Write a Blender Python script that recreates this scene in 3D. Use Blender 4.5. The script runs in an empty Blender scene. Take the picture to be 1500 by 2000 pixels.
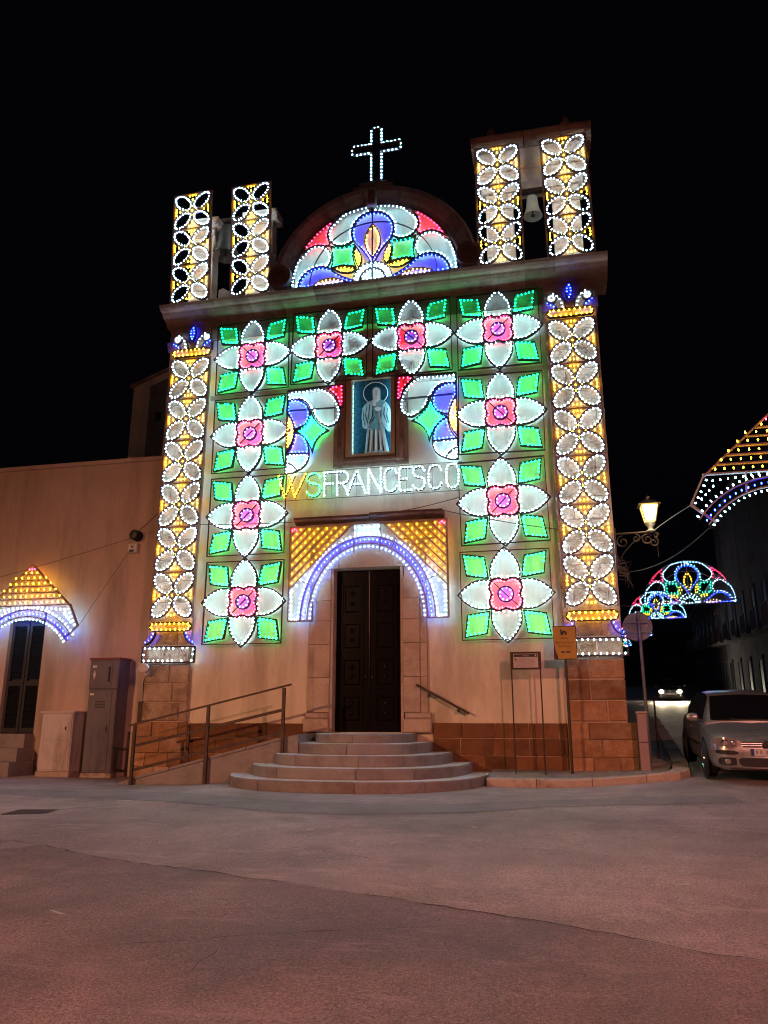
import bpy, bmesh, math, random
from mathutils import Vector, Matrix
R = math.radians
PI = math.pi
rnd = random.Random(11)
sc = bpy.context.scene
COL = sc.collection

# ------------------------------------------------------------------ camera, sky, moon, exposure
cam_d = bpy.data.cameras.new('camera')
cam = bpy.data.objects.new('camera', cam_d); COL.objects.link(cam)
cam.location = (3.997, -16.613, 1.2)
cam.rotation_euler = (R(90 + 14.93), 0, R(12.5))
cam_d.sensor_fit = 'VERTICAL'; cam_d.sensor_height = 36; cam_d.lens = 27.0
cam_d.clip_start = 0.05; cam_d.clip_end = 800
sc.camera = cam

world = bpy.data.worlds.new('World'); sc.world = world; world.use_nodes = True
wn = world.node_tree
bg = wn.nodes['Background']
sky = wn.nodes.new('ShaderNodeTexSky'); sky.sky_type = 'NISHITA'; sky.sun_disc = False
sky.sun_elevation = R(-5); sky.sun_rotation = R(200)
nadd = wn.nodes.new('ShaderNodeMix'); nadd.data_type = 'RGBA'; nadd.blend_type = 'ADD'; nadd.inputs[0].default_value = 1.0
wn.links.new(sky.outputs[0], nadd.inputs[6]); nadd.inputs[7].default_value = (.014, .014, .026, 1)   # faint night glow over the town
wn.links.new(nadd.outputs[2], bg.inputs[0]); bg.inputs[1].default_value = 0.05
moon_d = bpy.data.lights.new('moon', 'SUN'); moon_d.energy = 0.004; moon_d.angle = R(0.5); moon_d.color = (.8, .88, 1)
moon = bpy.data.objects.new('moon', moon_d); COL.objects.link(moon); moon.rotation_euler = (R(50), 0, R(-30))
vs = sc.view_settings
vs.view_transform = 'Standard'; vs.look = 'None'; vs.exposure = 0.0; vs.gamma = 1.0; vs.use_curve_mapping = False
cy = sc.cycles
cy.max_bounces = 5; cy.diffuse_bounces = 2; cy.glossy_bounces = 3; cy.transmission_bounces = 3
cy.sample_clamp_indirect = 4.0; cy.use_denoising = True; cy.use_light_tree = True
cy.filter_width = 1.1; cy.caustics_reflective = False; cy.caustics_refractive = False

LAMP_POWER = 12500.0
LAMP_COL = (1.0, 0.465, 0.245)

# ------------------------------------------------------------------ materials
def nodes_of(name):
    m = bpy.data.materials.new(name); m.use_nodes = True
    nt = m.node_tree; b = nt.nodes['Principled BSDF']
    return m, nt, b
def ramp(nt, fac, stops):
    r = nt.nodes.new('ShaderNodeValToRGB'); e = r.color_ramp.elements
    while len(e) < len(stops): e.new(.5)
    for k, (p, c) in enumerate(stops):
        e[k].position = p; e[k].color = (*c, 1)
    nt.links.new(fac, r.inputs[0]); return r.outputs[0]
def noise(nt, vec, scale, detail=4, rough=.6, stretch=None):
    if stretch:
        mp = nt.nodes.new('ShaderNodeMapping'); mp.inputs['Scale'].default_value = stretch
        nt.links.new(vec, mp.inputs[0]); vec = mp.outputs[0]
    n = nt.nodes.new('ShaderNodeTexNoise'); n.inputs['Scale'].default_value = scale
    n.inputs['Detail'].default_value = detail; n.inputs['Roughness'].default_value = rough
    nt.links.new(vec, n.inputs['Vector']); return n.outputs['Fac']
def mixc(nt, fac, a, b, mode='MIX'):
    m = nt.nodes.new('ShaderNodeMix'); m.data_type = 'RGBA'; m.blend_type = mode
    for s, v in ((m.inputs[0], fac), (m.inputs[6], a), (m.inputs[7], b)):
        if hasattr(v, 'is_output'): nt.links.new(v, s)
        elif isinstance(v, tuple): s.default_value = (*v, 1)
        else: s.default_value = v
    return m.outputs[2]
def proc(name, c1, c2, scale=3., rough=.85, bump=.3, fine=40., stretch=None, vary=0., metallic=0., dirt=None, dirt_scale=.7, dirt_stretch=None, spec=.3, bdist=.01):
    m, nt, b = nodes_of(name)
    tc = nt.nodes.new('ShaderNodeTexCoord'); v = tc.outputs['Object']
    oi = nt.nodes.new('ShaderNodeObjectInfo')
    if vary:
        ad = nt.nodes.new('ShaderNodeVectorMath'); ad.operation = 'ADD'
        ml = nt.nodes.new('ShaderNodeMath'); ml.operation = 'MULTIPLY'; ml.inputs[1].default_value = 37.
        nt.links.new(oi.outputs['Random'], ml.inputs[0])
        nt.links.new(v, ad.inputs[0]); nt.links.new(ml.outputs[0], ad.inputs[1]); v = ad.outputs[0]
    f = noise(nt, v, scale, 5, .65, stretch)
    c = ramp(nt, f, [(.3, c1), (.7, c2)])
    g = noise(nt, v, fine, 3, .6)
    c = mixc(nt, .25, c, ramp(nt, g, [(.3, (.35, .35, .35)), (.7, (.65, .65, .65))]), 'OVERLAY')
    if dirt:
        d = noise(nt, v, dirt_scale, 6, .7, dirt_stretch)
        df = ramp(nt, d, [(.48, (0, 0, 0)), (.68, (1, 1, 1))])
        c = mixc(nt, df, c, dirt)
    if vary:
        hv = nt.nodes.new('ShaderNodeHueSaturation')
        mr = nt.nodes.new('ShaderNodeMapRange'); mr.inputs[3].default_value = 1 - vary; mr.inputs[4].default_value = 1 + vary
        nt.links.new(oi.outputs['Random'], mr.inputs[0]); nt.links.new(mr.outputs[0], hv.inputs['Value'])
        nt.links.new(c, hv.inputs['Color']); c = hv.outputs[0]
    nt.links.new(c, b.inputs['Base Color'])
    b.inputs['Roughness'].default_value = rough; b.inputs['Metallic'].default_value = metallic
    b.inputs['Specular IOR Level'].default_value = spec
    if bump:
        bp = nt.nodes.new('ShaderNodeBump'); bp.inputs['Strength'].default_value = bump; bp.inputs['Distance'].default_value = bdist
        s = nt.nodes.new('ShaderNodeMath'); s.operation = 'ADD'; nt.links.new(f, s.inputs[0]); nt.links.new(g, s.inputs[1])
        nt.links.new(s.outputs[0], bp.inputs['Height']); nt.links.new(bp.outputs[0], b.inputs['Normal'])
    return m
def plain(name, c, rough=.5, metallic=0., spec=.5, coat=0.):
    m, nt, b = nodes_of(name)
    tc = nt.nodes.new('ShaderNodeTexCoord')
    f = noise(nt, tc.outputs['Object'], 9., 4, .6)
    nt.links.new(ramp(nt, f, [(.3, tuple(x * .86 for x in c)), (.7, tuple(min(1, x * 1.12) for x in c))]), b.inputs['Base Color'])
    rr = nt.nodes.new('ShaderNodeMapRange'); rr.inputs[3].default_value = max(.02, rough - .08); rr.inputs[4].default_value = min(1, rough + .1)
    nt.links.new(f, rr.inputs[0]); nt.links.new(rr.outputs[0], b.inputs['Roughness'])
    b.inputs['Metallic'].default_value = metallic
    b.inputs['Specular IOR Level'].default_value = spec; b.inputs['Coat Weight'].default_value = coat
    b.inputs['Coat Roughness'].default_value = .08
    return m
def glow(name, c, s):
    m, nt, b = nodes_of(name)
    b.inputs['Base Color'].default_value = (*[min(.8, x) for x in c], 1); b.inputs['Roughness'].default_value = .4
    b.inputs['Emission Color'].default_value = (*c, 1); b.inputs['Emission Strength'].default_value = s
    if name.startswith('bulb'):
        ge = nt.nodes.new('ShaderNodeNewGeometry'); mr = nt.nodes.new('ShaderNodeMapRange')
        mr.inputs[3].default_value = s * .55; mr.inputs[4].default_value = s * 1.4
        nt.links.new(ge.outputs['Random Per Island'], mr.inputs[0]); nt.links.new(mr.outputs[0], b.inputs['Emission Strength'])
    m.cycles.emission_sampling = 'FRONT'
    return m

M = {}
M['plaster'] = proc('plaster', (.66, .56, .40), (.77, .66, .485), .9, .92, .3, 55, dirt=(.47, .38, .26), dirt_scale=.65, dirt_stretch=(1.6, 1, .35))
M['plaster_left'] = proc('plaster_left', (.52, .385, .30), (.62, .46, .36), .8, .95, .3, 50, dirt=(.38, .28, .215), dirt_scale=.5, dirt_stretch=(2, 1, .3))
M['stone'] = proc('ochre_stone', (.24, .115, .05), (.38, .20, .10), 3.6, .95, 1.0, 22, vary=.3, dirt=(.44, .29, .185), dirt_scale=1.9, bdist=.02)
M['stone_dark'] = proc('dark_ochre_stone', (.15, .065, .028), (.23, .105, .045), 2.2, .92, .7, 26, vary=.2, dirt=(.10, .045, .022), dirt_scale=1.2, bdist=.02)
M['stone_worn'] = proc('worn_pilaster_stone', (.27, .18, .115), (.56, .42, .30), 2.6, .95, .9, 22, vary=.14, dirt=(.17, .10, .06), dirt_scale=1.6, bdist=.03)
M['mortar'] = proc('mortar', (.46, .33, .23), (.56, .41, .29), 4, .95, .4, 40)
M['lime'] = proc('limestone', (.44, .33, .25), (.56, .43, .33), 1.8, .9, .6, 24, vary=.06, dirt=(.33, .23, .17), dirt_scale=1.1, bdist=.02)
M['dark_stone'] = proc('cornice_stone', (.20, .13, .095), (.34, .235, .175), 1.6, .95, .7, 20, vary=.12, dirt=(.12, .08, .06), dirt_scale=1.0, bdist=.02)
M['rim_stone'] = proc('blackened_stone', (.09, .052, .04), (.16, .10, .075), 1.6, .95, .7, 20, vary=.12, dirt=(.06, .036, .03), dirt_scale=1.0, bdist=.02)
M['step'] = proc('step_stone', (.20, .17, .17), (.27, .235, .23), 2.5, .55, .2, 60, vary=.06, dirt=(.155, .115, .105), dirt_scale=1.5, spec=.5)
M['lit_tread'] = proc('lit_tread_stone', (.58, .56, .55), (.68, .66, .65), 2.5, .42, .15, 60, vary=.05, dirt=(.40, .36, .34), dirt_scale=1.5, spec=.5)  # step stone made paler: bulb light on the step tops painted into the colour
M['kerb'] = proc('kerb_stone', (.40, .31, .26), (.54, .43, .36), 2.2, .85, .6, 30, vary=.08, dirt=(.2, .14, .11), dirt_scale=2.2)
M['pave'] = proc('pavement_stone', (.27, .23, .21), (.36, .31, .28), 2.2, .85, .5, 30, vary=.12, dirt=(.17, .14, .13), dirt_scale=1.5)
M['wood'] = proc('dark_door_wood', (.004, .0022, .002), (.008, .0045, .004), 3, .22, .10, 60, stretch=(6, 6, .6), spec=.12)
M['strip'] = proc('painted_strip', (.035, .022, .026), (.07, .045, .05), 6, .7, .2, 50)
M['lath'] = proc('pale_lath', (.26, .17, .155), (.38, .26, .24), 6, .7, .2, 50)
M['iron'] = proc('dark_iron', (.045, .030, .025), (.085, .055, .042), 6, .5, .3, 50, metallic=.6)
M['black'] = plain('black_plastic', (.012, .012, .013), .45)
M['white_paint'] = plain('white_paint', (.62, .60, .58), .5)
M['cab_pale'] = proc('pale_cabinet', (.52, .46, .46), (.60, .53, .52), 1.6, .6, .12, 40, dirt=(.3, .23, .21), dirt_scale=1.2, dirt_stretch=(2, 2, .5))
M['cab_dark'] = proc('grey_cabinet', (.12, .11, .13), (.17, .15, .17), 1.4, .6, .15, 40, dirt=(.08, .07, .08), dirt_scale=1.1, dirt_stretch=(2, 2, .4))
M['cab_red'] = plain('cabinet_cap', (.20, .04, .05), .6)
M['bronze'] = proc('bell_bronze', (.26, .25, .21), (.38, .36, .30), 5, .5, .2, 40, metallic=.1)
M['bronze_dark'] = proc('dark_bell_bronze', (.07, .07, .06), (.13, .125, .11), 5, .5, .2, 40, metallic=.2)
M['frame_wood'] = proc('niche_wood', (.30, .19, .10), (.42, .28, .16), 5, .5, .2, 40, stretch=(5, 5, .8))
M['asphalt_patch'] = None
M['shutter'] = plain('shutter_paint', (.012, .013, .016), .45)
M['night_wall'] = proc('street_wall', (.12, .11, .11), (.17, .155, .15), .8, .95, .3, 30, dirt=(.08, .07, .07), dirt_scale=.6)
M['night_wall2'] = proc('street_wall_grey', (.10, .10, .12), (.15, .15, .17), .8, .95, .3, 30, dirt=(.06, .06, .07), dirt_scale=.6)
M['car_paint'] = plain('silver_car_paint', (.33, .33, .33), .3, .6, .5, .6)
M['car_black'] = plain('car_trim', (.010, .010, .011), .5)
M['car_glass'] = plain('car_glass', (.006, .006, .008), .05, 0, .6)
M['lamp_glass'] = plain('headlamp_lens', (.30, .24, .22), .12, .25, .8, .8)
M['chrome'] = plain('chrome', (.55, .55, .55), .15, 1.)
M['rubber'] = plain('tyre', (.014, .014, .014), .8)
M['plate'] = plain('number_plate', (.55, .55, .55), .45)
M['plate_blue'] = plain('plate_band', (.02, .03, .22), .45)
M['sign_yellow'] = proc('sign_yellow', (.44, .25, .045), (.54, .31, .06), 3, .55, .05, 30, dirt=(.36, .2, .05), dirt_scale=3)
M['ink'] = plain('sign_ink', (.035, .018, .012), .6)
M['paper'] = plain('notice_paper', (.52, .45, .42), .6)
M['print'] = plain('notice_print', (.33, .24, .22), .6)
M['sign_back'] = proc('sign_back_metal', (.12, .125, .125), (.17, .175, .175), 4, .55, .1, 30, metallic=.4)
M['post_pink'] = proc('post_paint', (.30, .21, .20), (.38, .27, .26), 3, .6, .2, 30)
M['cable'] = plain('cable', (.03, .026, .025), .7)
M['cable_light'] = plain('pale_cable', (.22, .2, .17), .7)
M['paint_blue'] = proc('painting_ground', (.006, .035, .06), (.022, .10, .16), 14, .12, .05, 60, spec=.6)
M['paint_robe'] = proc('painting_robe', (.10, .34, .44), (.62, .95, 1.0), 6, .3, .05, 60, stretch=(6, 1, .55))
M['paint_mid'] = proc('painting_cloth', (.10, .30, .37), (.22, .50, .58), 9, .3, .05, 60)
M['paint_shadow'] = plain('painting_fold', (.01, .04, .055), .3)
M['paint_light'] = plain('painting_light', (.82, .97, 1.0), .3)
M['paint_staff'] = plain('painting_staff', (.42, .42, .44), .3)
M['gilt'] = plain('gilt_strip', (.24, .23, .13), .3, .3)
M['crack'] = plain('crack', (.05, .036, .034), .95)
M['leaf'] = plain('dry_stem', (.10, .07, .05), .8)

M['b_white'] = glow('bulb_white', (.33, .73, 1.0), 74.)
M['b_warmwhite'] = glow('bulb_white_pilaster', (.46, .75, 1.0), 68.)
M['b_green'] = glow('bulb_green', (.001, 1.0, .22), 66.)
M['b_red'] = glow('bulb_red', (1.0, .016, .07), 68.)
M['b_blue'] = glow('bulb_blue', (.006, .016, 1.0), 180.)
M['b_violet'] = glow('bulb_violet', (.09, .07, 1.0), 80.)
M['b_yellow'] = glow('bulb_yellow', (1.0, .55, .012), 58.)
M['lantern_glow'] = glow('lantern_glow', (1.0, .78, .15), 2.2)
M['head_glow'] = glow('headlight_glow', (1.0, .90, .66), 400.)
M['case_glow'] = glow('case_tube_glow', (.40, .80, 1.0), 42.)
M['sodium'] = glow('sodium_lens', LAMP_COL, 20.)

# asphalt
def asphalt(name, a, b2, bright=1.):
    m, nt, b = nodes_of(name)
    tc = nt.nodes.new('ShaderNodeTexCoord'); v = tc.outputs['Object']
    big = noise(nt, v, .28, 6, .62); mid = noise(nt, v, 1.7, 5, .7, (1, .5, 1)); fine = noise(nt, v, 150, 2, .7)
    grit = noise(nt, v, 52, 3, .85)
    c = ramp(nt, big, [(.36, a), (.62, b2)])
    c = mixc(nt, .45, c, ramp(nt, mid, [(.3, (.3, .3, .3)), (.7, (.7, .7, .7))]), 'OVERLAY')
    c = mixc(nt, .8, c, ramp(nt, grit, [(.33, (.16, .16, .16)), (.67, (.84, .84, .84))]), 'OVERLAY')
    c = mixc(nt, .8, c, ramp(nt, fine, [(.33, (.16, .16, .16)), (.67, (.84, .84, .84))]), 'OVERLAY')
    st = noise(nt, v, 5.5, 3, .75)
    c = mixc(nt, ramp(nt, st, [(.66, (0, 0, 0)), (.76, (.6, .6, .6))]), c, tuple(x * .45 for x in a))
    s2 = noise(nt, v, .85, 6, .72, (1, .7, 1))
    c = mixc(nt, ramp(nt, s2, [(.52, (0, 0, 0)), (.66, (.45, .45, .45))]), c, tuple(x * .6 for x in a))
    s3 = noise(nt, v, 2.6, 4, .8, (.35, 1.2, 1))
    c = mixc(nt, ramp(nt, s3, [(.56, (0, 0, 0)), (.70, (.4, .4, .4))]), c, tuple(min(1, x * 1.45) for x in b2))
    nt.links.new(c, b.inputs['Base Color'])
    rr = nt.nodes.new('ShaderNodeMapRange'); rr.inputs[3].default_value = .5; rr.inputs[4].default_value = .8
    nt.links.new(mid, rr.inputs[0]); nt.links.new(rr.outputs[0], b.inputs['Roughness'])
    b.inputs['Specular IOR Level'].default_value = .35
    bp = nt.nodes.new('ShaderNodeBump'); bp.inputs['Strength'].default_value = .75; bp.inputs['Distance'].default_value = .012
    s = nt.nodes.new('ShaderNodeMath'); s.operation = 'ADD'; nt.links.new(fine, s.inputs[0]); nt.links.new(grit, s.inputs[1])
    nt.links.new(s.outputs[0], bp.inputs['Height']); nt.links.new(bp.outputs[0], b.inputs['Normal'])
    return m
M['asphalt'] = asphalt('asphalt', (.25, .187, .176), (.42, .325, .31))
M['asphalt_old'] = asphalt('asphalt_old', (.17, .115, .107), (.31, .218, .203))
M['asphalt_patch'] = asphalt('asphalt_patch', (.21, .168, .164), (.29, .235, .23))

# ------------------------------------------------------------------ mesh helpers
class MB:
    def __init__(s): s.v = []; s.f = []
    def add(s, vs_, fs):
        o = len(s.v); s.v += [tuple(p) for p in vs_]; s.f += [tuple(i + o for i in f) for f in fs]; return s
    def box(s, x0, y0, z0, x1, y1, z1):
        return s.add([(x0, y0, z0), (x1, y0, z0), (x1, y1, z0), (x0, y1, z0), (x0, y0, z1), (x1, y0, z1), (x1, y1, z1), (x0, y1, z1)],
                     [(0, 3, 2, 1), (4, 5, 6, 7), (0, 1, 5, 4), (1, 2, 6, 5), (2, 3, 7, 6), (3, 0, 4, 7)])
    def stone(s, x0, z0, x1, z1, yb, yf, ch=.012):
        # block whose face looks towards -y, with a worn chamfer
        return s.add([(x0, yb, z0), (x1, yb, z0), (x1, yb, z1), (x0, yb, z1),
                      (x0, yf + ch, z0), (x1, yf + ch, z0), (x1, yf + ch, z1), (x0, yf + ch, z1),
                      (x0 + ch, yf, z0 + ch), (x1 - ch, yf, z0 + ch), (x1 - ch, yf, z1 - ch), (x0 + ch, yf, z1 - ch)],
                     [(0, 1, 5, 4), (1, 2, 6, 5), (2, 3, 7, 6), (3, 0, 4, 7), (4, 5, 9, 8), (5, 6, 10, 9), (6, 7, 11, 10), (7, 4, 8, 11), (8, 9, 10, 11)])
    def prism(s, poly, y0, y1):
        # polygon in x,z extruded from y0 (front) to y1 (back)
        n = len(poly)
        if sum(poly[i][0] * poly[(i + 1) % n][1] - poly[(i + 1) % n][0] * poly[i][1] for i in range(n)) < 0: poly = poly[::-1]
        vs_ = [(x, y0, z) for x, z in poly] + [(x, y1, z) for x, z in poly]
        fs = [tuple(range(n)), tuple(range(2 * n - 1, n - 1, -1))] + [(i, i + n, (i + 1) % n + n, (i + 1) % n) for i in range(n)]
        return s.add(vs_, fs)
    def xprism(s, poly, x0, x1):
        n = len(poly)
        vs_ = [(x0, y, z) for y, z in poly] + [(x1, y, z) for y, z in poly]
        fs = [tuple(range(n)), tuple(range(2 * n - 1, n - 1, -1))] + [(i, i + n, (i + 1) % n + n, (i + 1) % n) for i in range(n)]
        return s.add(vs_, fs)
    def tube(s, pts, r, n=6, cap=True):
        pts = [Vector(p) for p in pts]; rings = []
        for i, p in enumerate(pts):
            t = (pts[min(i + 1, len(pts) - 1)] - pts[max(i - 1, 0)]).normalized()
            a = Vector((0, 0, 1)) if abs(t.z) < .9 else Vector((1, 0, 0))
            u = t.cross(a).normalized(); w = t.cross(u)
            rr = r[i] if isinstance(r, (list, tuple)) else r
            rings.append([p + (u * math.cos(2 * PI * k / n) + w * math.sin(2 * PI * k / n)) * rr for k in range(n)])
        vs_ = [q for g in rings for q in g]; fs = []
        for i in range(len(rings) - 1):
            for k in range(n):
                fs.append((i * n + k, i * n + (k + 1) % n, (i + 1) * n + (k + 1) % n, (i + 1) * n + k))
        if cap: fs += [tuple(range(n - 1, -1, -1)), tuple(range((len(rings) - 1) * n, len(rings) * n))]
        return s.add(vs_, fs)
    def lathe(s, prof, c=(0, 0, 0), n=20, axis='z'):
        vs_ = []; fs = []
        for r, h in prof:
            for k in range(n):
                a = 2 * PI * k / n
                if axis == 'z': vs_.append((c[0] + r * math.cos(a), c[1] + r * math.sin(a), c[2] + h))
                elif axis == 'y': vs_.append((c[0] + r * math.cos(a), c[1] + h, c[2] + r * math.sin(a)))
                else: vs_.append((c[0] + h, c[1] + r * math.cos(a), c[2] + r * math.sin(a)))
        for i in range(len(prof) - 1):
            for k in range(n):
                fs.append((i * n + k, i * n + (k + 1) % n, (i + 1) * n + (k + 1) % n, (i + 1) * n + k))
        return s.add(vs_, fs)
    def bar(s, a, b, w, h):
        # rectangular bar between two points, w across (y) and h in the plane
        a = Vector(a); b = Vector(b); t = (b - a).normalized()
        y = Vector((0, 1, 0)) if abs(t.y) < .9 else Vector((1, 0, 0))
        n = t.cross(y).normalized(); y = n.cross(t)
        q = []
        for p in (a, b):
            q += [p - y * w / 2 - n * h / 2, p + y * w / 2 - n * h / 2, p + y * w / 2 + n * h / 2, p - y * w / 2 + n * h / 2]
        return s.add(q, [(0, 1, 2, 3), (7, 6, 5, 4), (0, 4, 5, 1), (1, 5, 6, 2), (2, 6, 7, 3), (3, 7, 4, 0)])
    def mesh(s, name, smooth=False):
        me = bpy.data.meshes.new(name); me.from_pydata(s.v, [], s.f); me.update()
        bm = bmesh.new(); bm.from_mesh(me); bmesh.ops.recalc_face_normals(bm, faces=bm.faces); bm.to_mesh(me); bm.free()
        if smooth:
            for p in me.polygons: p.use_smooth = True
            try: me.set_sharp_from_angle(angle=R(40))
            except Exception: pass
        return me
    def build(s, name, mat, parent=None, smooth=False, loc=None):
        me = s.mesh(name, smooth); me.materials.append(M[mat] if isinstance(mat, str) else mat)
        return link(name, me, parent, loc)

def link(name, data, parent=None, loc=None):
    o = bpy.data.objects.new(name, data); COL.objects.link(o)
    if parent is not None: o.parent = parent
    if loc is not None: o.location = loc
    return o
def tag(o, label=None, cat=None, group=None, kind=None):
    if label: o['label'] = label
    if cat: o['category'] = cat
    if group: o['group'] = group
    if kind: o['kind'] = kind
    return o
def thing(name, label, cat, loc=(0, 0, 0), rot=(0, 0, 0), group=None):
    o = link(name, None, None, loc); o.rotation_euler = rot; o.empty_display_size = .2
    return tag(o, label, cat, group)
def copy_tree(o, parent=None):
    c = o.copy(); COL.objects.link(c); c.parent = parent
    for ch in list(o.children): copy_tree(ch, c)
    return c
def text(body, size, mat, parent, loc, align='CENTER', rot=(R(90), 0, 0), name='lettering', ext=.002):
    cu = bpy.data.curves.new(name, 'FONT'); cu.resolution_u = 2; cu.body = body; cu.size = size; cu.align_x = align; cu.align_y = 'CENTER'; cu.extrude = ext
    tmp = bpy.data.objects.new(name, cu); COL.objects.link(tmp); bpy.context.view_layer.update()
    me = bpy.data.meshes.new_from_object(tmp.evaluated_get(bpy.context.evaluated_depsgraph_get())); bpy.data.objects.remove(tmp)
    me.materials.clear(); me.materials.append(M[mat]); o = link(name, me, parent, loc); o.rotation_euler = rot; tag(o, kind='stuff'); return o
def sst(a, b, x):
    t = min(1, max(0, (x - a) / (b - a))); return t * t * (3 - 2 * t)
def G(x, y):
    r = sst(3.5, 7, x)
    z = -.15 + .085 * (1 - r) * sst(-4.2, -1.6, x) + r * max(0, .25 + .05 * (y + 2)) - .012 * max(0, -y - 3.4) * (1 - .5 * r)
    return z

# ================================================================== SETTING: ground
def axis(a, b, dense_a, dense_b, step, coarse):
    out = [];  p = a
    while p < b:
        out.append(p); p += step if dense_a <= p < dense_b else coarse
    out.append(b); return out
xs = axis(-150, 150, -14, 16, .5, 6); ys = axis(-60, 260, -18, 12, .5, 5)
mb = MB(); mb.v = [(x, y, G(x, y) + (0 if abs(x) > 14 else .006 * math.sin(x * 1.3 + y * .7) + .005 * math.sin(x * .6 - y * 1.9))) for y in ys for x in xs]
nx = len(xs)
mb.f = [(j * nx + i, j * nx + i + 1, (j + 1) * nx + i + 1, (j + 1) * nx + i) for j in range(len(ys) - 1) for i in range(nx - 1)]
ground = tag(mb.build('ground', 'asphalt', smooth=True), kind='structure')
def gz(x, y): return G(x, y) + (.006 * math.sin(x * 1.3 + y * .7) + .005 * math.sin(x * .6 - y * 1.9))

def strip(pts, w, dz, jit=.02, seg=.12):
    # ragged strip lying on the ground
    q = []
    for a, b in zip(pts[:-1], pts[1:]):
        L = math.dist(a, b); n = max(1, int(L / seg))
        for k in range(n): q.append((a[0] + (b[0] - a[0]) * k / n, a[1] + (b[1] - a[1]) * k / n))
    q.append(pts[-1]); m = MB(); vv = []
    for i, p in enumerate(q):
        a = q[max(0, i - 1)]; b = q[min(len(q) - 1, i + 1)]
        dx, dy = b[0] - a[0], b[1] - a[1]; L = math.hypot(dx, dy) or 1; nx_, ny_ = -dy / L, dx / L
        e = math.sin(PI * (i + .3) / (len(q))) ** .4
        o = rnd.uniform(-jit, jit); ww = w * e * max(.05, rnd.uniform(-.08, 1.2))
        for sgn in (-1, 1):
            x, y = p[0] + nx_ * (o + sgn * ww), p[1] + ny_ * (o + sgn * ww)
            vv.append((x, y, gz(x, y) + dz))
    m.add(vv, [(2 * i, 2 * i + 1, 2 * i + 3, 2 * i + 2) for i in range(len(q) - 1)])
    return m
for pts, w in (([(-6, -7.0), (-2.25, -8.44), (-1.24, -8.85), (-.47, -9.23), (.11, -9.47), (.93, -9.69), (1.25, -9.87), (1.71, -10.0), (2.38, -10.25), (3.21, -10.52), (3.59, -10.64), (4.26, -10.9), (4.69, -11.13), (4.96, -11.21), (6, -11.5)], .011),
               ([(.95, -11.93), (1.44, -11.71), (1.84, -11.53), (2.32, -11.32), (2.94, -11.08), (3.53, -10.85)], .0045),
               ([(.77, -11.33), (1.43, -10.96), (1.97, -10.75), (2.46, -10.55)], .003),
               ([(1.84, -11.53), (1.89, -11.87), (1.91, -12.17)], .004),
               ([(1.13, -8.36), (2.21, -8.8)], .006),
               ([(-4.3, -6.1), (-3.4, -5.6), (-3.0, -5.1)], .012)):
    tag(strip(pts, w, .0075).build('crack', 'crack', ground))
seam = [(-14, -4.6), (-10, -5.7), (-6, -7.0), (-2.25, -8.44), (-1.24, -8.85), (-.47, -9.23), (.11, -9.47), (.93, -9.69), (1.25, -9.87), (1.71, -10.0), (2.38, -10.25), (3.21, -10.52), (3.59, -10.64), (4.26, -10.9), (4.69, -11.13), (4.96, -11.21), (6, -11.5), (9, -12.2), (14, -13)]
mb = MB(); vv = []; NR = 22
for (x_, y_) in seam:
    for k in range(NR + 1):
        yy = y_ - 9. * k / NR; vv.append((x_, yy, gz(x_, yy) + .0035))
mb.add(vv, [((NR + 1) * i + k, (NR + 1) * i + k + 1, (NR + 1) * (i + 1) + k + 1, (NR + 1) * (i + 1) + k) for i in range(len(seam) - 1) for k in range(NR)])
mb.build('old_asphalt', 'asphalt_old', ground, True)
# darker asphalt repair along the church front
mb = MB(); top = [(-6.8, -3.0), (-5.3, -2.95), (-4.0, -2.75), (-2.7, -3.3), (-1.5, -4.05), (-.2, -4.5), (1.2, -4.6), (2.5, -4.3), (3.6, -3.7), (4.8, -3.2), (6.0, -3.2), (6.6, -3.3)]
bot = [(-6.6, -3.6), (-5.1, -3.9), (-3.9, -4.0), (-2.6, -4.6), (-1.2, -5.25), (.1, -5.75), (1.4, -5.7), (2.7, -5.2), (3.7, -4.5), (4.7, -4.1), (5.9, -4.0), (6.7, -3.9)]
vv = []
for k in range(len(top) - 1):
    for t in range(6):
        f = t / 6
        for src in (top, bot):
            x = src[k][0] + (src[k + 1][0] - src[k][0]) * f; y = src[k][1] + (src[k + 1][1] - src[k][1]) * f + rnd.uniform(-.03, .03)
            vv.append((x, y, gz(x, y) + .005))
mb.add(vv, [(2 * i, 2 * i + 1, 2 * i + 3, 2 * i + 2) for i in range(len(vv) // 2 - 1)])
mb.build('asphalt_patch', 'asphalt_patch', ground)

dc = tag(link('drain_cover', None, None, (-3.75, -5.8, gz(-3.75, -5.8) + .006)), 'square dark drain cover set in the asphalt on the left', 'drain cover')
MB().stone(-.36, -.28, .36, .28, .02, 0, .01).build('rim', 'iron', dc).rotation_euler = (R(-90), 0, R(12))
for k in range(7): MB().stone(-.30, -.235 + k * .07, .30, -.19 + k * .07, .0, -.006, .004).build('bar', 'iron', dc).rotation_euler = (R(-90), 0, R(12))
for k, (x_, y_, r_) in enumerate(((-3.05, -4.5, .3), (1.0, -7.2, 1.1), (2.9, -6.6, 2.2), (4.9, -9.3, .4), (.4, -11.2, 2.7))):
    o = MB().add([(-.10, -.02, .004), (.09, -.03, .006), (.11, .025, .012), (-.07, .03, .005)], [(0, 1, 2, 3)]).build('litter', 'paper', None, loc=(x_, y_, gz(x_, y_))); o.rotation_euler = (0, 0, r_); o.scale = (.5 + .1 * k, .6, 1) if k else (1.4, 1, 1)
    tag(o, ('scrap of pale paper on the asphalt in front of the ramp', 'tiny pale scrap on the asphalt below the steps', 'tiny pale scrap in the middle of the square', 'tiny pale scrap on the asphalt at the right', 'tiny pale scrap in the foreground beside the thin crack')[k], 'litter', 'litter on the asphalt')
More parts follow.
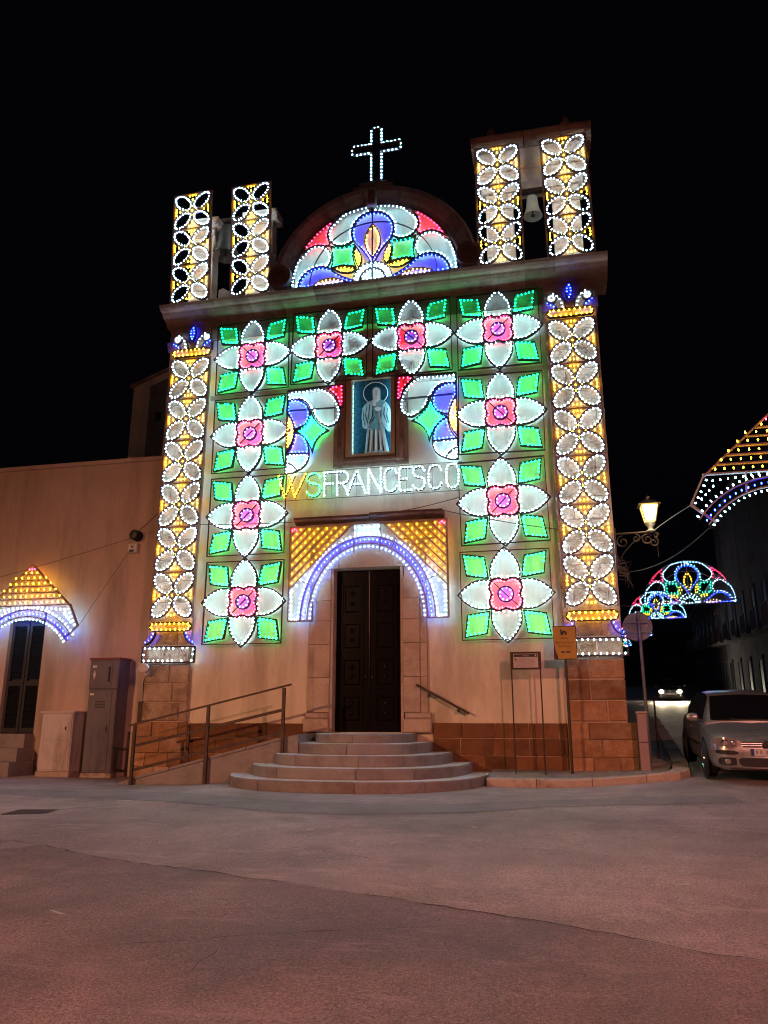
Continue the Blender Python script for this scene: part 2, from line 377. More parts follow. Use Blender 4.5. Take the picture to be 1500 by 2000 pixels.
# pavement with kerb stones, round corner at the street
pavement = link('pavement', None); tag(pavement, kind='structure')
KX, KY, KR = 6.28, -1.3, .62
path = [(2.58, KY + .02)] + [(2.58 + (KX - KR - 2.58) * k / 12, KY) for k in range(1, 13)]
path += [(KX - KR + KR * math.sin(a), KY + KR - KR * math.cos(a)) for a in [R(9 * k) for k in range(1, 11)]]
path += [(KX + .085 * (y - KY), y) for y in (0.2, 1.2, 2.4, 4, 6, 9, 14, 20, 30)]
def ptop(x, y): return max(.075, G(x, y) + .13) + .035 * sst(-1.3, 0, y) * (1 - sst(5.3, 6.2, x))
mb = MB(); vv = []
for (x, y) in path:
    xi = min(x - .02, x - .30 * sst(4.9, 6.1, x)); yi = max(y, -.02) if x < 5.4 else y + .3 * (1 - sst(-.7, .3, y))
    if x < 5.4: xi, yi = x, KY + .28
    vv.append((xi, yi, ptop(xi, yi) - .004))
    vv.append((min(xi, 5.2) if y < .2 else 5.2 + .085 * max(0, y - 12), max(yi, .3) if y < .2 else yi, ptop(5.0, 0) + (0 if y < .2 else max(0, ptop(x, y) - ptop(5, 0)))))
mb.add(vv, [(2 * i, 2 * i + 1, 2 * i + 3, 2 * i + 2) for i in range(len(path) - 1)])
mb.build('paving', 'pave', pavement)
def along(path, d):
    for a, b in zip(path[:-1], path[1:]):
        L = math.dist(a, b)
        if d <= L: return (a[0] + (b[0] - a[0]) * d / L, a[1] + (b[1] - a[1]) * d / L), ((b[0] - a[0]) / L, (b[1] - a[1]) / L)
        d -= L
    return path[-1], (0, 1)
tot = sum(math.dist(a, b) for a, b in zip(path[:-1], path[1:])); d = 0.
while d < min(tot, 22):
    ln = rnd.uniform(.8, 1.05) if d < 3.0 else (.42 if d < 5.2 else .85)
    e = min(d + ln - .012, tot); mb = MB(); secs = []
    wob = rnd.uniform(-.008, .008); hz = rnd.uniform(-.006, .008)
    for k in range(4):
        (x, y), (tx, ty) = along(path, d + (e - d) * k / 3); nx_, ny_ = -ty, tx
        o = -.02 + wob; t = ptop(x, y) + hz
        secs.append([(x + nx_ * o, y + ny_ * o, G(x, y) - .08), (x + nx_ * o, y + ny_ * o, t - .02), (x + nx_ * (o + .02), y + ny_ * (o + .02), t), (x + nx_ * .29, y + ny_ * .29, t), (x + nx_ * .29, y + ny_ * .29, G(x, y) - .08)])
    mb.add([p for s_ in secs for p in s_], [(5 * i + j, 5 * i + j + 1, 5 * i + j + 6, 5 * i + j + 5) for i in range(3) for j in range(4)] + [(0, 1, 2, 3, 4), (19, 18, 17, 16, 15)])
    mb.build('kerb_stone', 'kerb', pavement); d += ln
# loose slabs of the pavement in front of the wall
x = 2.62
while x < 5.3:
    w = rnd.uniform(.5, .8)
    mb = MB(); t = ptop(x, -.6) + rnd.uniform(.002, .008)
    mb.add([(x, KY + .30, ptop(x, -1) + .004), (x + w - .015, KY + .30, ptop(x, -1) + .004), (x + w - .015, -.13, ptop(x, -.1) + .006), (x, -.13, ptop(x, -.1) + .006),
            (x, KY + .30, 0), (x + w - .015, KY + .30, 0), (x + w - .015, -.13, 0), (x, -.13, 0)], [(0, 1, 2, 3), (0, 4, 5, 1), (1, 5, 6, 2), (2, 6, 7, 3), (3, 7, 4, 0)])
    mb.build('slab', 'pave', pavement); x += w

# ================================================================== CHURCH
church = thing('church', 'cream baroque church front with stone pilasters, heavy cornice and two bell gables', 'church')
# wall, with openings for the door and the niche
mb = MB()
DX0, DX1, DZ0, DZ1 = -.89, .76, .88, 4.44
NX0, NX1, NZ0, NZ1 = -.62, .61, 7.08, 9.14
mb.box(-5.2, 0, -.4, DX0, .8, 10.55); mb.box(DX1, 0, -.4, 5.2, .8, 10.55)
mb.box(DX0, 0, -.4, DX1, .8, DZ0); mb.box(DX0, 0, DZ1, NX0 if False else DX1, .8, NZ0)
mb.box(DX0, 0, NZ0, NX0, .8, NZ1); mb.box(NX1, 0, NZ0, DX1, .8, NZ1); mb.box(DX0, 0, NZ1, DX1, .8, 10.55)
mb.build('facade_wall', 'plaster', church)
mb = MB(); mb.box(-5.0, .8, -.4, 5.0, 24, 10.9)
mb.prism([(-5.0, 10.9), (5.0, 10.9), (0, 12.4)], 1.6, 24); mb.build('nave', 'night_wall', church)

# frieze and cornice
fr = MB().box(-5.26, -.05, 10.552, 5.30, .8, 11.0).build('frieze', 'dark_stone', church)
prof = [(.6, 10.99), (-.09, 10.99), (-.12, 11.04), (-.16, 11.07), (-.19, 11.12), (-.34, 11.17), (-.40, 11.23), (-.42, 11.27), (-.52, 11.29), (-.57, 11.34), (-.60, 11.41), (.6, 11.45)]
cor = MB().xprism([(.6, 11.0), (-.05, 11.0), (-.10, 11.1), (-.3, 11.19), (-.38, 11.25), (-.5, 11.32), (-.55, 11.385), (.6, 11.42)], -5.40, 5.58).build('cornice', 'dark_stone', church)
x = -5.46; k = 0
while x < 5.6:
    w = min(rnd.uniform(.62, .98), 5.64 - x)
    if 5.64 - (x + w) < .25: w = 5.64 - x
    dy = rnd.uniform(-.012, .012); dz = rnd.uniform(-.006, .006)
    MB().xprism([(a + dy, b + dz) for a, b in prof], x, x + w - .009).build('cornice_stone', 'dark_stone', cor); x += w
# string course behind the panels
MB().xprism([(0.02, 8.88), (-.03, 8.88), (-.05, 8.93), (-.05, 9.0), (0.02, 9.02)], -4.15, -.95).build('string_course', 'lime', church)
MB().xprism([(0.02, 8.88), (-.03, 8.88), (-.05, 8.93), (-.05, 9.0), (0.02, 9.02)], .95, 4.08).build('string_course', 'lime', church)

# plinth of ochre blocks
plinth_l = MB().box(-5.30, -.035, -.4, -1.47, .0, 1.06).build('plinth', 'mortar', church)
plinth = MB().box(1.37, -.035, -.4, 5.2, 0, 1.06).build('plinth', 'mortar', church)
def courses(parent, x0, x1, zs, yb, yf, lmin, lmax, mat='stone', gap=.011, ch=.012, jit=.006):
    for r, (z0, z1) in enumerate(zip(zs[:-1], zs[1:])):
        x = x0 - (rnd.uniform(.15, .5) if r % 2 else 0)
        while x < x1 - .01:
            w = rnd.uniform(lmin, lmax); a = max(x, x0); b = min(x + w, x1)
            if x1 - b < .16: b = x1; w = b - x + .01
            if b - a > .05:
                m_ = MB().stone(a + gap / 2, z0 + gap / 2, b - gap / 2, z1 - gap / 2, yb, yf + rnd.uniform(-jit, jit), ch)
                m_.v = [(v[0] + rnd.uniform(-.008, .008), v[1] + rnd.uniform(-.004, .006), v[2] + rnd.uniform(-.006, .006)) if q_ > 3 else v for q_, v in enumerate(m_.v)]
                m_.build('stone_block', mat, parent)
            x += w
courses(plinth_l, -5.3 + 1.15, -1.48, [-.4, .06, .42, .75, 1.065], -.02, -.06, .55, .95, 'stone_dark')
courses(plinth, 1.38, 4.13, [-.4, .13, .43, .77, 1.075], -.02, -.06, .55, .95, 'stone_dark')
# pilasters
for (x0, x1, px0, px1) in ((-5.33, -4.22, -5.45, -4.16), (4.15, 5.33, 4.13, 5.47)):
    p = MB().box(x0 + .03, -.09, 1.05, x1 - .03, .3, 10.99).box(px0 + .03, -.13, -.4, px1 - .03, .25, 1.06).build('pilaster', 'mortar', church)
    courses(p, px0, px1, [-.4, .12, .42, .76, 1.09], -.1, -.165, .5, .8)
    courses(p, x0, x1, [1.10, 1.52, 1.94, 2.36, 2.80], -.08, -.125, .45, .95, 'stone' if x0 > 0 else 'stone_worn', ch=.02, gap=.02 if x0 < 0 else .03, jit=.01)
    courses(p, x0, x1, [2.81, 3.3, 3.8, 4.3, 4.8, 5.3, 5.8, 6.3, 6.8, 7.3, 7.8, 8.3, 8.8, 9.3, 9.8, 10.3], -.08, -.12, .5, .8, 'stone_worn', gap=.008)
    MB().xprism([(.2, 10.30), (-.14, 10.30), (-.17, 10.4), (-.2, 10.47), (-.2, 10.54), (.2, 10.548)], x0 - .04, x1 + .04).build('capital', 'dark_stone', p)
    MB().box(x0, -.13, 10.551, x1, .1, 10.992).build('frieze_block', 'dark_stone', p)

# door surround
sur = MB().box(-1.40, -.05, .88, DX0 - .02, .001, 4.98).box(DX1 + .02, -.05, .88, 1.28, .001, 4.98).box(DX0 - .02, -.05, DZ1 + .02, DX1 + .02, .001, 4.98).build('door_surround', 'mortar', church)
def jamb(x0, x1, inner_x, sgn):
    z = 1.29
    for h in (.74, .72, .52, .45, .45):
        mid = x0 + (x1 - x0) * (.30 if sgn < 0 else .70)
        MB().stone(x0, z + .004, mid - .003 if sgn < 0 else mid, z + h - .004, -.02, -.075 if sgn < 0 else -.11, .008).build('stone_block', 'lime', sur)
        MB().stone(mid, z + .004, x1, z + h - .004, -.02, -.11 if sgn < 0 else -.075, .008).build('stone_block', 'lime', sur)
        z += h
    return z
jamb(-1.40, DX0 + .0, DX0, -1); zt = jamb(DX1, 1.28, DX1, 1)
for (a, b) in ((-1.46, DX0), (DX1, 1.36)):
    MB().stone(a, .88, b, 1.16, -.02, -.15, .02).stone(a + .03, 1.162, b - (.0), 1.285, -.02, -.13, .03).build('jamb_base', 'lime', sur)
MB().box(DX0 - .001, -.074, .884, DX0 + .06, .30, DZ1).box(DX1 - .06, -.074, .884, DX1 + .001, .30, DZ1).build('reveal', 'lime', sur)
# lintel stones
for a, b in ((-1.40, -.72), (-.715, .62), (.625, 1.28)):
    MB().stone(a, 4.445, b, 4.93, -.02, -.105 + rnd.uniform(-.004, .004), .01).build('stone_block', 'lime', sur)
MB().xprism([(0, 4.935), (-.09, 4.935), (-.14, 5.0), (-.14, 5.05), (0, 5.06)], -1.42, 1.30).build('lintel_moulding', 'lime', sur)
# hood over the door: four worn lengths of stone
xx = [-1.74, -.80, .05, .92, 1.72]
hood = MB().box(-1.50, -.14, 5.06, 1.48, .001, 5.48).build('door_hood', 'lime', church)
for a, b in zip(xx[:-1], xx[1:]):
    dz = rnd.uniform(-.02, .015)
    MB().xprism([(.0, 5.485), (-.15, 5.485), (-.22, 5.50), (-.33, 5.56 + dz), (-.36, 5.585 + dz), (-.36, 5.635 + dz), (0, 5.66 + dz)], a, b - .01).build('hood_stone', 'rim_stone', hood)

# door: two leaves with four raised panels each
door = MB().box(DX0, .24, DZ0, DX1, .34, DZ1).build('door', 'wood', church)
cx_ = (DX0 + DX1) / 2
for s_, (a, b) in enumerate(((DX0 + .06, cx_ - .005), (cx_ + .005, DX1 - .06))):
    leaf = MB().box(a, .19, DZ0 + .01, b, .239, DZ1 - .01).build('door_leaf', 'wood', door)
    MB().lathe([(0, -.05), (.022, -.04), (.022, 0), (.014, .02)], ((b - .07) if s_ == 0 else (a + .07), .185, 2.05), 10, 'y').build('door_knob', 'iron', door)
    z = DZ0 + .16
    for h in (.66, .70, .70, .76):
        m = MB(); a2, b2, z2 = a + .12, b - .12, z + h
        for o, y0, y1 in ((0, .165, .19),):
            m.box(a2, .165, z, b2, .189, z + .035); m.box(a2, .165, z2 - .035, b2, .189, z2)
            m.box(a2, .165, z + .035, a2 + .035, .189, z2 - .035); m.box(b2 - .035, .165, z + .035, b2, .189, z2 - .035)
        m.stone(a2 + .075, z + .075, b2 - .075, z2 - .075, .189, .163, .03)
        m.lathe([(0, -.028), (.035, -.02), (.055, -.006), (.06, 0)], ((a2 + b2) / 2, .163, z + h * .66), 8, 'y')
        m.lathe([(0, -.028), (.035, -.02), (.055, -.006), (.06, 0)], ((a2 + b2) / 2, .163, z + h * .36), 8, 'y')
        m.build('door_panel', 'wood', door); z += h + .10
MB().tube([(cx_, .18, DZ0 + .02), (cx_, .18, DZ1 - .02)], .026, 8).build('door_bead', 'wood', door)

# niche with stone frame and shaped top
nf = MB().stone(-.90, 6.86, NX0 - .001, 9.22, 0.001, -.09, .02).stone(NX1 + .001, 6.86, .90, 9.22, .001, -.09, .02).stone(NX0, 6.86, NX1, NZ0 - .001, .001, -.088, .02).stone(NX0, NZ1 + .001, NX1, 9.22, .001, -.088, .02).build('niche_frame', 'dark_stone', church)
MB().stone(-.80, 6.96, -.70, 9.12, -.07, -.115, .015).stone(.70, 6.96, .80, 9.12, -.07, -.115, .015).stone(-.699, 6.96, .699, 7.03, -.07, -.113, .015).build('niche_moulding', 'dark_stone', nf)
gab = [(-1.0, 9.24), (1.0, 9.24), (1.0, 9.42), (.72, 9.5), (.62, 9.75), (.80, 9.95), (1.15, 10.05), (1.15, 10.2), (.6, 10.32), (0, 10.38), (-.6, 10.32), (-1.15, 10.2), (-1.15, 10.05), (-.80, 9.95), (-.62, 9.75), (-.72, 9.5), (-1.0, 9.42)]
MB().prism(gab, -.07, .001).build('niche_gable', 'lime', nf)
MB().prism([(x_ * .78, 9.3 + (z_ - 9.24) * .84) for x_, z_ in gab], -.095, -.069).build('niche_gable_panel', 'lime', nf)
MB().box(NX0 + .001, .27, NZ0, NX1 - .001, .3, NZ1).build('niche_back', 'frame_wood', nf)

# ---- painted saint in a glazed case
case = thing('saint_painting', 'blue painting of a haloed bearded monk with a staff, in the niche', 'painting', (.03, .07, 7.10))
# local x centred, z up from 0 to 2.03
fm = MB()
for a in ((-.63, 0, -.53, 2.03), (.50, 0, .56, 2.03)): fm.box(a[0], -.17, a[1], a[2], .05, a[3])
fm.box(-.529, -.17, 0, .499, .05, .06); fm.box(-.529, -.17, 1.98, .499, .05, 2.03)
fm.build('case_frame', 'frame_wood', case)
MB().box(-.529, -.005, .061, .499, .03, 1.979).build('painted_ground', 'paint_blue', case)
for x_, w_ in ((-.529, .034), (.465, .034)): MB().box(x_, -.172, .061, x_ + w_, -.158, 1.979).build('frame_lip', 'frame_wood', case)
for x_ in (-.518, .488): MB().tube([(x_, -.135, .10), (x_, -.135, 1.94)], .008, 6).build('light_tube', 'case_glow', case)
st = MB(); dots = MB()
for xx_ in (-.50, .462):
    st.box(xx_, -.03, .07, xx_ + .035, -.006, 1.97)
    for k in range(15): dots.box(xx_ + .006, -.037, .13 + k * .125, xx_ + .03, -.0305, .155 + k * .125)
st.build('gilt_strip', 'gilt', case); dots.build('strip_stud', 'black', case)
def P(pts):  # pixels of an enlarged study drawing -> metres on the painted ground
    return [((X - 720) / 700 * .95 - .005, (1690 - .068 * (X - 720) - Y) / 1490 * 1.90 + .07) for X, Y in pts]
def lay(name, pts, mat, d0, d1): return MB().prism(P(pts), -d1, -d0).build(name, mat, case)
hb = MB(); ring = [(770 + 222 * math.cos(a), 465 + 222 * math.sin(a)) for a in [2 * PI * k / 40 for k in range(41)]]
hb.tube([(u, -.012, v) for u, v in P(ring)], .008, 5); hb.build('halo', 'paint_light', case)
lay('robe', [(620, 1170), (720, 1120), (850, 1100), (930, 1170), (960, 1350), (1025, 1655), (575, 1672), (600, 1400)], 'paint_robe', .0, .014)
lay('torso', [(640, 640), (720, 600), (850, 590), (950, 640), (980, 760), (900, 1000), (930, 1170), (850, 1210), (700, 1190), (640, 1150), (690, 1000), (600, 760)], 'paint_mid', .001, .019)
lay('sleeve', [(640, 645), (700, 640), (715, 800), (690, 960), (650, 1060), (660, 1120), (600, 1190), (545, 1160), (520, 960), (535, 780), (580, 700)], 'paint_robe', .002, .030)
lay('sleeve', [(900, 720), (960, 650), (1010, 720), (1045, 820), (1050, 1100), (1035, 1240), (990, 1240), (930, 1150), (880, 1010), (890, 860)], 'paint_robe', .002, .030)
lay('hood', [(705, 420), (730, 355), (790, 335), (850, 365), (870, 440), (860, 600), (720, 610)], 'paint_mid', .001, .022)
lay('face', [(722, 420), (745, 375), (790, 362), (835, 385), (850, 440), (838, 520), (800, 560), (750, 555), (728, 500)], 'paint_light', .0, .030)
lay('beard', [(728, 500), (760, 490), (820, 492), (848, 500), (852, 600), (800, 650), (770, 735), (720, 720), (712, 640), (735, 590)], 'paint_light', .001, .036)
for e in ((768, 428), (806, 425)): lay('eye', [(e[0] - 14, e[1]), (e[0], e[1] - 9), (e[0] + 14, e[1]), (e[0], e[1] + 10)], 'paint_shadow', .028, .033)
lay('nose', [(783, 430), (793, 430), (798, 475), (778, 475)], 'paint_robe', .028, .034)
lay('mouth', [(765, 505), (808, 503), (800, 516), (772, 518)], 'paint_shadow', .034, .038)
lay('hand', [(735, 600), (790, 590), (800, 640), (760, 690), (720, 660)], 'paint_light', .03, .040)
lay('hand', [(750, 780), (800, 752), (880, 765), (882, 800), (840, 830), (780, 828)], 'paint_light', .02, .042)
lay('staff', [(770, 640), (792, 640), (850, 900), (880, 1050), (975, 1650), (940, 1650), (845, 1060), (812, 840)], 'paint_staff', .02, .036)
for q in ([(660, 700), (672, 700), (660, 900), (640, 1040), (632, 1040), (646, 900)], [(610, 760), (622, 760), (600, 900), (640, 1080), (628, 1080), (585, 920)], [(560, 800), (572, 800), (560, 960), (590, 1120), (578, 1120), (545, 960)],
          [(930, 760), (942, 760), (930, 900), (990, 1080), (978, 1080), (915, 910)], [(985, 780), (996, 780), (980, 930), (1020, 1080), (1010, 1085), (965, 940)]):
    lay('fold', q, 'paint_shadow', .028, .0325)
for q in ([(660, 1200), (676, 1200), (650, 1640), (625, 1650)], [(735, 1190), (755, 1190), (745, 1620), (720, 1620)], [(810, 1210), (822, 1210), (850, 1600), (820, 1600)], [(880, 1230), (890, 1230), (930, 1620), (905, 1630)], [(700, 720), (712, 720), (735, 900), (700, 1000), (692, 1000), (715, 900)], [(690, 1090), (700, 1020), (760, 940), (770, 955), (715, 1040)], [(850, 850), (862, 850), (870, 1000), (850, 1100), (840, 1100), (858, 1000)]):
    lay('fold', q, 'paint_shadow', .012, .0215)
for q in ([(690, 1220), (705, 1220), (690, 1630), (672, 1640)], [(765, 1200), (790, 1200), (800, 1600), (765, 1600)], [(840, 1220), (855, 1220), (885, 1600), (860, 1610)]):
    lay('fold_light', q, 'paint_light', .012, .0205)

# pediment: half-round gable with moulding and curled ends
PCX, PCZ = .06, 11.62
ped = MB().prism([(PCX + 2.40 * math.cos(a), PCZ + 2.40 * math.sin(a)) for a in [PI * k / 40 for k in range(41)]] + [(-2.34, 11.44), (2.46, 11.44)], .02, .7).build('pediment', 'plaster', church)
N = 13
for k in range(N):
    a0, a1 = R(14) + R(152) * k / N, R(14) + R(152) * (k + 1) / N - .004
    m = MB(); secs = []
    for t in range(5):
        a = a0 + (a1 - a0) * t / 4; c_, s_ = math.cos(a), math.sin(a)
        secs.append([(PCX + r * c_, y, PCZ + r * s_) for r, y in ((2.24, .03), (2.24, -.06), (2.32, -.10), (2.36, -.22), (2.50, -.30), (2.60, -.32), (2.66, -.26), (2.66, .7), (2.3, .7))])
    n = 9
    m.add([p for s_ in secs for p in s_], [(n * i + j, n * i + (j + 1) % n, n * i + n + (j + 1) % n, n * i + n + j) for i in range(4) for j in range(n)] + [tuple(range(n)), tuple(range(5 * n - 1, 4 * n - 1, -1))])
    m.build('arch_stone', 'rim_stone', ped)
for sx in (-1, 1):
    cx2, cz2 = PCX + sx * 2.42, 12.02
    m = MB().lathe([(0, -.3), (.10, -.31), (.12, -.27), (.2, -.27), (.23, -.31), (.31, -.30), (.33, -.24), (.33, .6)], (cx2, 0, cz2), 22, 'y')
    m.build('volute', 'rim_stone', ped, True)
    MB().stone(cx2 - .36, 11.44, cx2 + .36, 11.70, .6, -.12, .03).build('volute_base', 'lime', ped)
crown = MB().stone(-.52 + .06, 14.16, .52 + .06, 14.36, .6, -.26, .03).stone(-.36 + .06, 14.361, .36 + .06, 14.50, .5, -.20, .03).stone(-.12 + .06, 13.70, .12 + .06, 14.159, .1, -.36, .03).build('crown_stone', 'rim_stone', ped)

# bell gables
tw = MB().box(2.62, -.06, 11.452, 5.46, .7, 11.60).build('bell_gable', 'lime', church)
tag(tw, 'right bell gable, whole, with lintel and cap')
for (a, b) in ((2.90, 3.56), (4.50, 5.16)):
    z = 11.61
    while z < 13.7:
        h = min(rnd.uniform(.36, .5), 13.75 - z)
        MB().stone(a + rnd.uniform(-.01, .01), z, b + rnd.uniform(-.01, .01), z + h - .008, .66, .02, .015).build('stone_block', 'lime', tw); z += h
    MB().xprism([(.7, 13.76), (.0, 13.76), (-.06, 13.84), (-.1, 13.88), (-.1, 13.97), (.7, 13.98)], a - .1, b + .1).build('pier_capital', 'lime', tw)
MB().stone(2.72, 13.99, 5.42, 14.36, .68, .0, .02).stone(2.70, 14.365, 5.44, 14.55, .68, -.05, .02).stone(2.72, 14.555, 5.42, 14.98, .68, -.0, .02).build('lintel', 'lime', tw)
for a, b in ((2.60, 3.9), (3.91, 4.8), (4.81, 5.54)):
    MB().xprism([(.75, 14.985), (-.04, 14.985), (-.1, 15.06), (-.22, 15.12), (-.26, 15.2), (-.26, 15.27), (.2, 15.36), (.75, 15.36)], a, b - .008).build('cap_stone', 'dark_stone', tw)
for x_ in (3.1, 4.95):
    MB().lathe([(.16, 0), (.16, .1), (.1, .14), (.14, .3), (.12, .45), (.03, .62), (0, .64)], (x_, .3, 15.36), 12).build('finial', 'dark_stone', tw, True)
tl = MB().box(-5.16, -.04, 11.452, -2.36, .7, 11.60).build('bell_gable', 'lime', church)
tag(tl, 'left bell gable, broken off above its two piers')
for (a, b, top_) in ((-5.02, -4.36, 13.95), (-3.40, -2.72, 13.95)):
    z = 11.61
    while z < top_ - .05:
        h = min(rnd.uniform(.36, .5), top_ - z)
        MB().stone(a + rnd.uniform(-.02, .02), z, b + rnd.uniform(-.02, .02), z + h - .008, .36, .02, .02).build('stone_block', 'lime', tl); z += h
    MB().xprism([(.4, top_ + .01), (.0, top_ + .01), (-.07, top_ + .1), (-.12, top_ + .14), (-.12, top_ + .24), (.4, top_ + .25)], a - .12, b + .14).build('pier_capital', 'lime', tl)
MB().prism([(-4.12, 11.605), (-3.72, 11.605), (-3.78, 11.9), (-4.0, 12.05), (-4.12, 12.0)], -.02, .4).build('fallen_stone', 'lime', tl)
# bells
def bell(label, x, y, ztop, h, rad, mt='bronze'):
    t = thing('bell', label, 'bell', (x, y, ztop), group='church bells')
    MB().lathe([(.02, 0), (rad * .42, -.02), (rad * .55, -h * .08), (rad * .60, -h * .3), (rad * .66, -h * .55), (rad * .80, -h * .78), (rad, -h * .97), (rad * 1.02, -h), (rad * .94, -h), (rad * .7, -h * .75), (rad * .5, -h * .3), (0, -h * .1)], (0, 0, 0), 28).build('bell_body', mt, t, True)
    MB().tube([(0, 0, -h * .2), (0, 0, -h * .95)], .018, 6).lathe([(0, .05), (.05, .02), (.05, -.02), (0, -.05)], (0, 0, -h * .97), 8).build('clapper', 'iron', t)
    m = MB().tube([(-.06, 0, 0), (-.05, 0, .10), (.05, 0, .10), (.06, 0, 0)], .02, 6); m.box(-.36, -.07, .10, .36, .07, .22); m.build('headstock', 'iron', t)
bell('small bronze bell hanging in the opening of the right bell gable', 4.03, .35, 13.80, .58, .23)
bell('larger dark bell hanging between the two piers on the left', -4.14, .30, 14.15, .92, .36, 'bronze_dark')

# ================================================================== steps, ramp, rails
steps = thing('entrance_steps', 'five curved stone steps rising to the dark church door', 'steps', (0, 0, 0))
lev = [(1.03, 1.45, .70, .867), (1.37, 1.85, .505, .695), (1.79, 2.30, .31, .50), (2.20, 2.75, .12, .305), (2.60, 3.15, -.4, .115)]
def sup(hw, dep, t, e=2.7):
    c_, s_ = math.cos(t), math.sin(t)
    return (hw * math.copysign(abs(c_) ** (2 / e), c_), -dep * abs(s_) ** (2 / e))
for (hw, dep, z0, z1) in lev:
    riser = link('step', None, steps)
    K = 5
    full = [sup(hw, dep, PI * k / 60) for k in range(61)][::-1]
    m = MB(); ch = .014
    tread_o = [(x_, y_, z1 - ch) for x_, y_ in full]; 
    def ins(p, d): 
        L = math.hypot(p[0], p[1]) or 1; return (p[0] * (1 - d / L), p[1] * (1 - d / L))
    tread_i = [(*ins(p, ch), z1) for p in full]
    n = len(full)
    vs_ = tread_o + tread_i + [(0, -.05, z1)] + [(p[0] * .985, p[1] * .985, z0 - .02) for p in full]
    fs = [(i, i + 1, n + i + 1, n + i) for i in range(n - 1)] + [(n + i, n + i + 1, 2 * n) for i in range(n - 1)] + [(2 * n + 1 + i, 2 * n + 2 + i, i + 1, i) for i in range(n - 1)]
    fs += [(0, n, 2 * n), (n - 1, 2 * n, 2 * n - 1)]
    m.add(vs_, fs); o_ = m.build('core', 'step', riser); o_.data.materials.append(M['lit_tread'])
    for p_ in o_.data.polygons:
        if abs(p_.normal.z) > .9: p_.material_index = 1  # upward faces get the paler tone with the light painted in
    # facing stones along the riser with open joints
    cuts = [0, 11, 22, 32, 41, 50, 60] if hw > 1.6 else [0, 16, 30, 44, 60]
    for a, b in zip(cuts[:-1], cuts[1:]):
        m = MB(); o = rnd.uniform(.004, .009); q = []
        for i in range(a, b + 1):
            p = full[i]; L = math.hypot(*p) or 1; ux, uy = p[0] / L, p[1] / L
            tt = .006 if i == a else (-.006 if i == b else 0)
            i2 = min(max(i + (1 if tt > 0 else -1 if tt < 0 else 0), 0), 60); f = abs(tt) / .1
            px, py = p[0] + (full[i2][0] - p[0]) * f, p[1] + (full[i2][1] - p[1]) * f
            q.append([(px + ux * o, py + uy * o, z0 - .015), (px + ux * o, py + uy * o, z1 - .016), (px + ux * (o - .012), py + uy * (o - .012), z1 + .003), (px - ux * .27, py - uy * .20, z1 + .003)])
        m.add([v_ for s_ in q for v_ in s_], [(4 * i + j, 4 * i + j + 1, 4 * i + j + 5, 4 * i + j + 4) for i in range(len(q) - 1) for j in range(3)])
        o_ = m.build('step_stone', 'step', riser); o_.data.materials.append(M['lit_tread'])
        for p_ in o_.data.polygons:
            if abs(p_.normal.z) > .9: p_.material_index = 1  # same painted-in light on the tops of the facing stones

ramp_t = thing('access_ramp', 'sloping concrete ramp along the wall left of the church steps', 'ramp', (-3, -1, 0))
RY0, RY1 = -1.34, -.17
m = MB(); rx = [-5.05, -4.72, -3.05, -1.46, -1.15]; rz = [-.13, -.02, .40, .80, .86]
def off(p): return (p[0] + 3, p[1] + 1, p[2])
q = [off((x_, RY0, z_)) for x_, z_ in zip(rx, rz)] + [off((x_, RY1, z_)) for x_, z_ in zip(rx, rz)] + [off((x_, RY0, -.4)) for x_ in rx] + [off((x_, RY1, -.4)) for x_ in rx]
m.add(q, [(i, i + 1, i + 6, i + 5) for i in range(4)] + [(10 + i, 11 + i, i + 1, i) for i in range(4)] + [(15 + i, i + 5, i + 6, 16 + i) for i in range(4)] + [(4, 14, 19, 9), (0, 5, 15, 10)])
m.build('ramp_body', 'step', ramp_t)
for a, b in ((-4.72, -3.92), (-3.91, -3.05), (-3.04, -2.25), (-2.24, -1.46)):
    z_ = lambda x_: -.02 + (x_ + 4.72) * .2515
    MB().add([off(p) for p in [(a, RY0 - .03, z_(a) + .012), (b - .006, RY0 - .03, z_(b) + .012), (b - .006, RY0 + .22, z_(b) + .012), (a, RY0 + .22, z_(a) + .012), (a, RY0 - .03, z_(a) - .04), (b - .006, RY0 - .03, z_(b) - .04), (a, RY0 - .004, z_(a) - .04), (b - .006, RY0 - .004, z_(b) - .04)]],
             [(0, 1, 2, 3), (4, 5, 1, 0), (6, 7, 5, 4)]).build('coping', 'step', ramp_t)
rail = thing('ramp_railing', 'dark iron railing with three posts along the ramp', 'railing', (-3.08, -1.40, -.1))
ro = Vector((-3.08, -1.40, -.1))
def rb(name, a, b, w, h): MB().bar(Vector(a) - ro, Vector(b) - ro, w, h).build(name, 'iron', rail)
for x_, zb, zt_ in ((-4.72, -.17, 1.03), (-3.08, -.17, 1.42), (-1.45, .28, 1.77)):
    rb('post', (x_, -1.42, zb), (x_, -1.42, zt_), .06, .06)
rb('handrail', (-4.86, -1.42, 1.02), (-1.30, -1.42, 1.835), .05, .035)
rb('middle_rail', (-4.68, -1.42, .62), (-1.48, -1.42, 1.33), .012, .06)
rb('lower_rail', (-4.68, -1.42, .14), (-1.48, -1.42, .89), .012, .06)
hr = thing('wall_handrail', 'short sloping wall handrail right of the church door', 'handrail', (1.6, -.16, 1.56))
MB().bar((-.55, 0, .30), (.56, 0, -.30), .03, .05).build('rail_bar', 'iron', hr)
for s_ in (-.27, .34):
    MB().bar((s_, .0, -s_ * .54 - .02), (s_, .0, -s_ * .54 - .09), .05, .06).bar((s_, 0, -s_ * .54 - .07), (s_, .13, -s_ * .54 - .07), .04, .04).build('bracket', 'iron', hr)

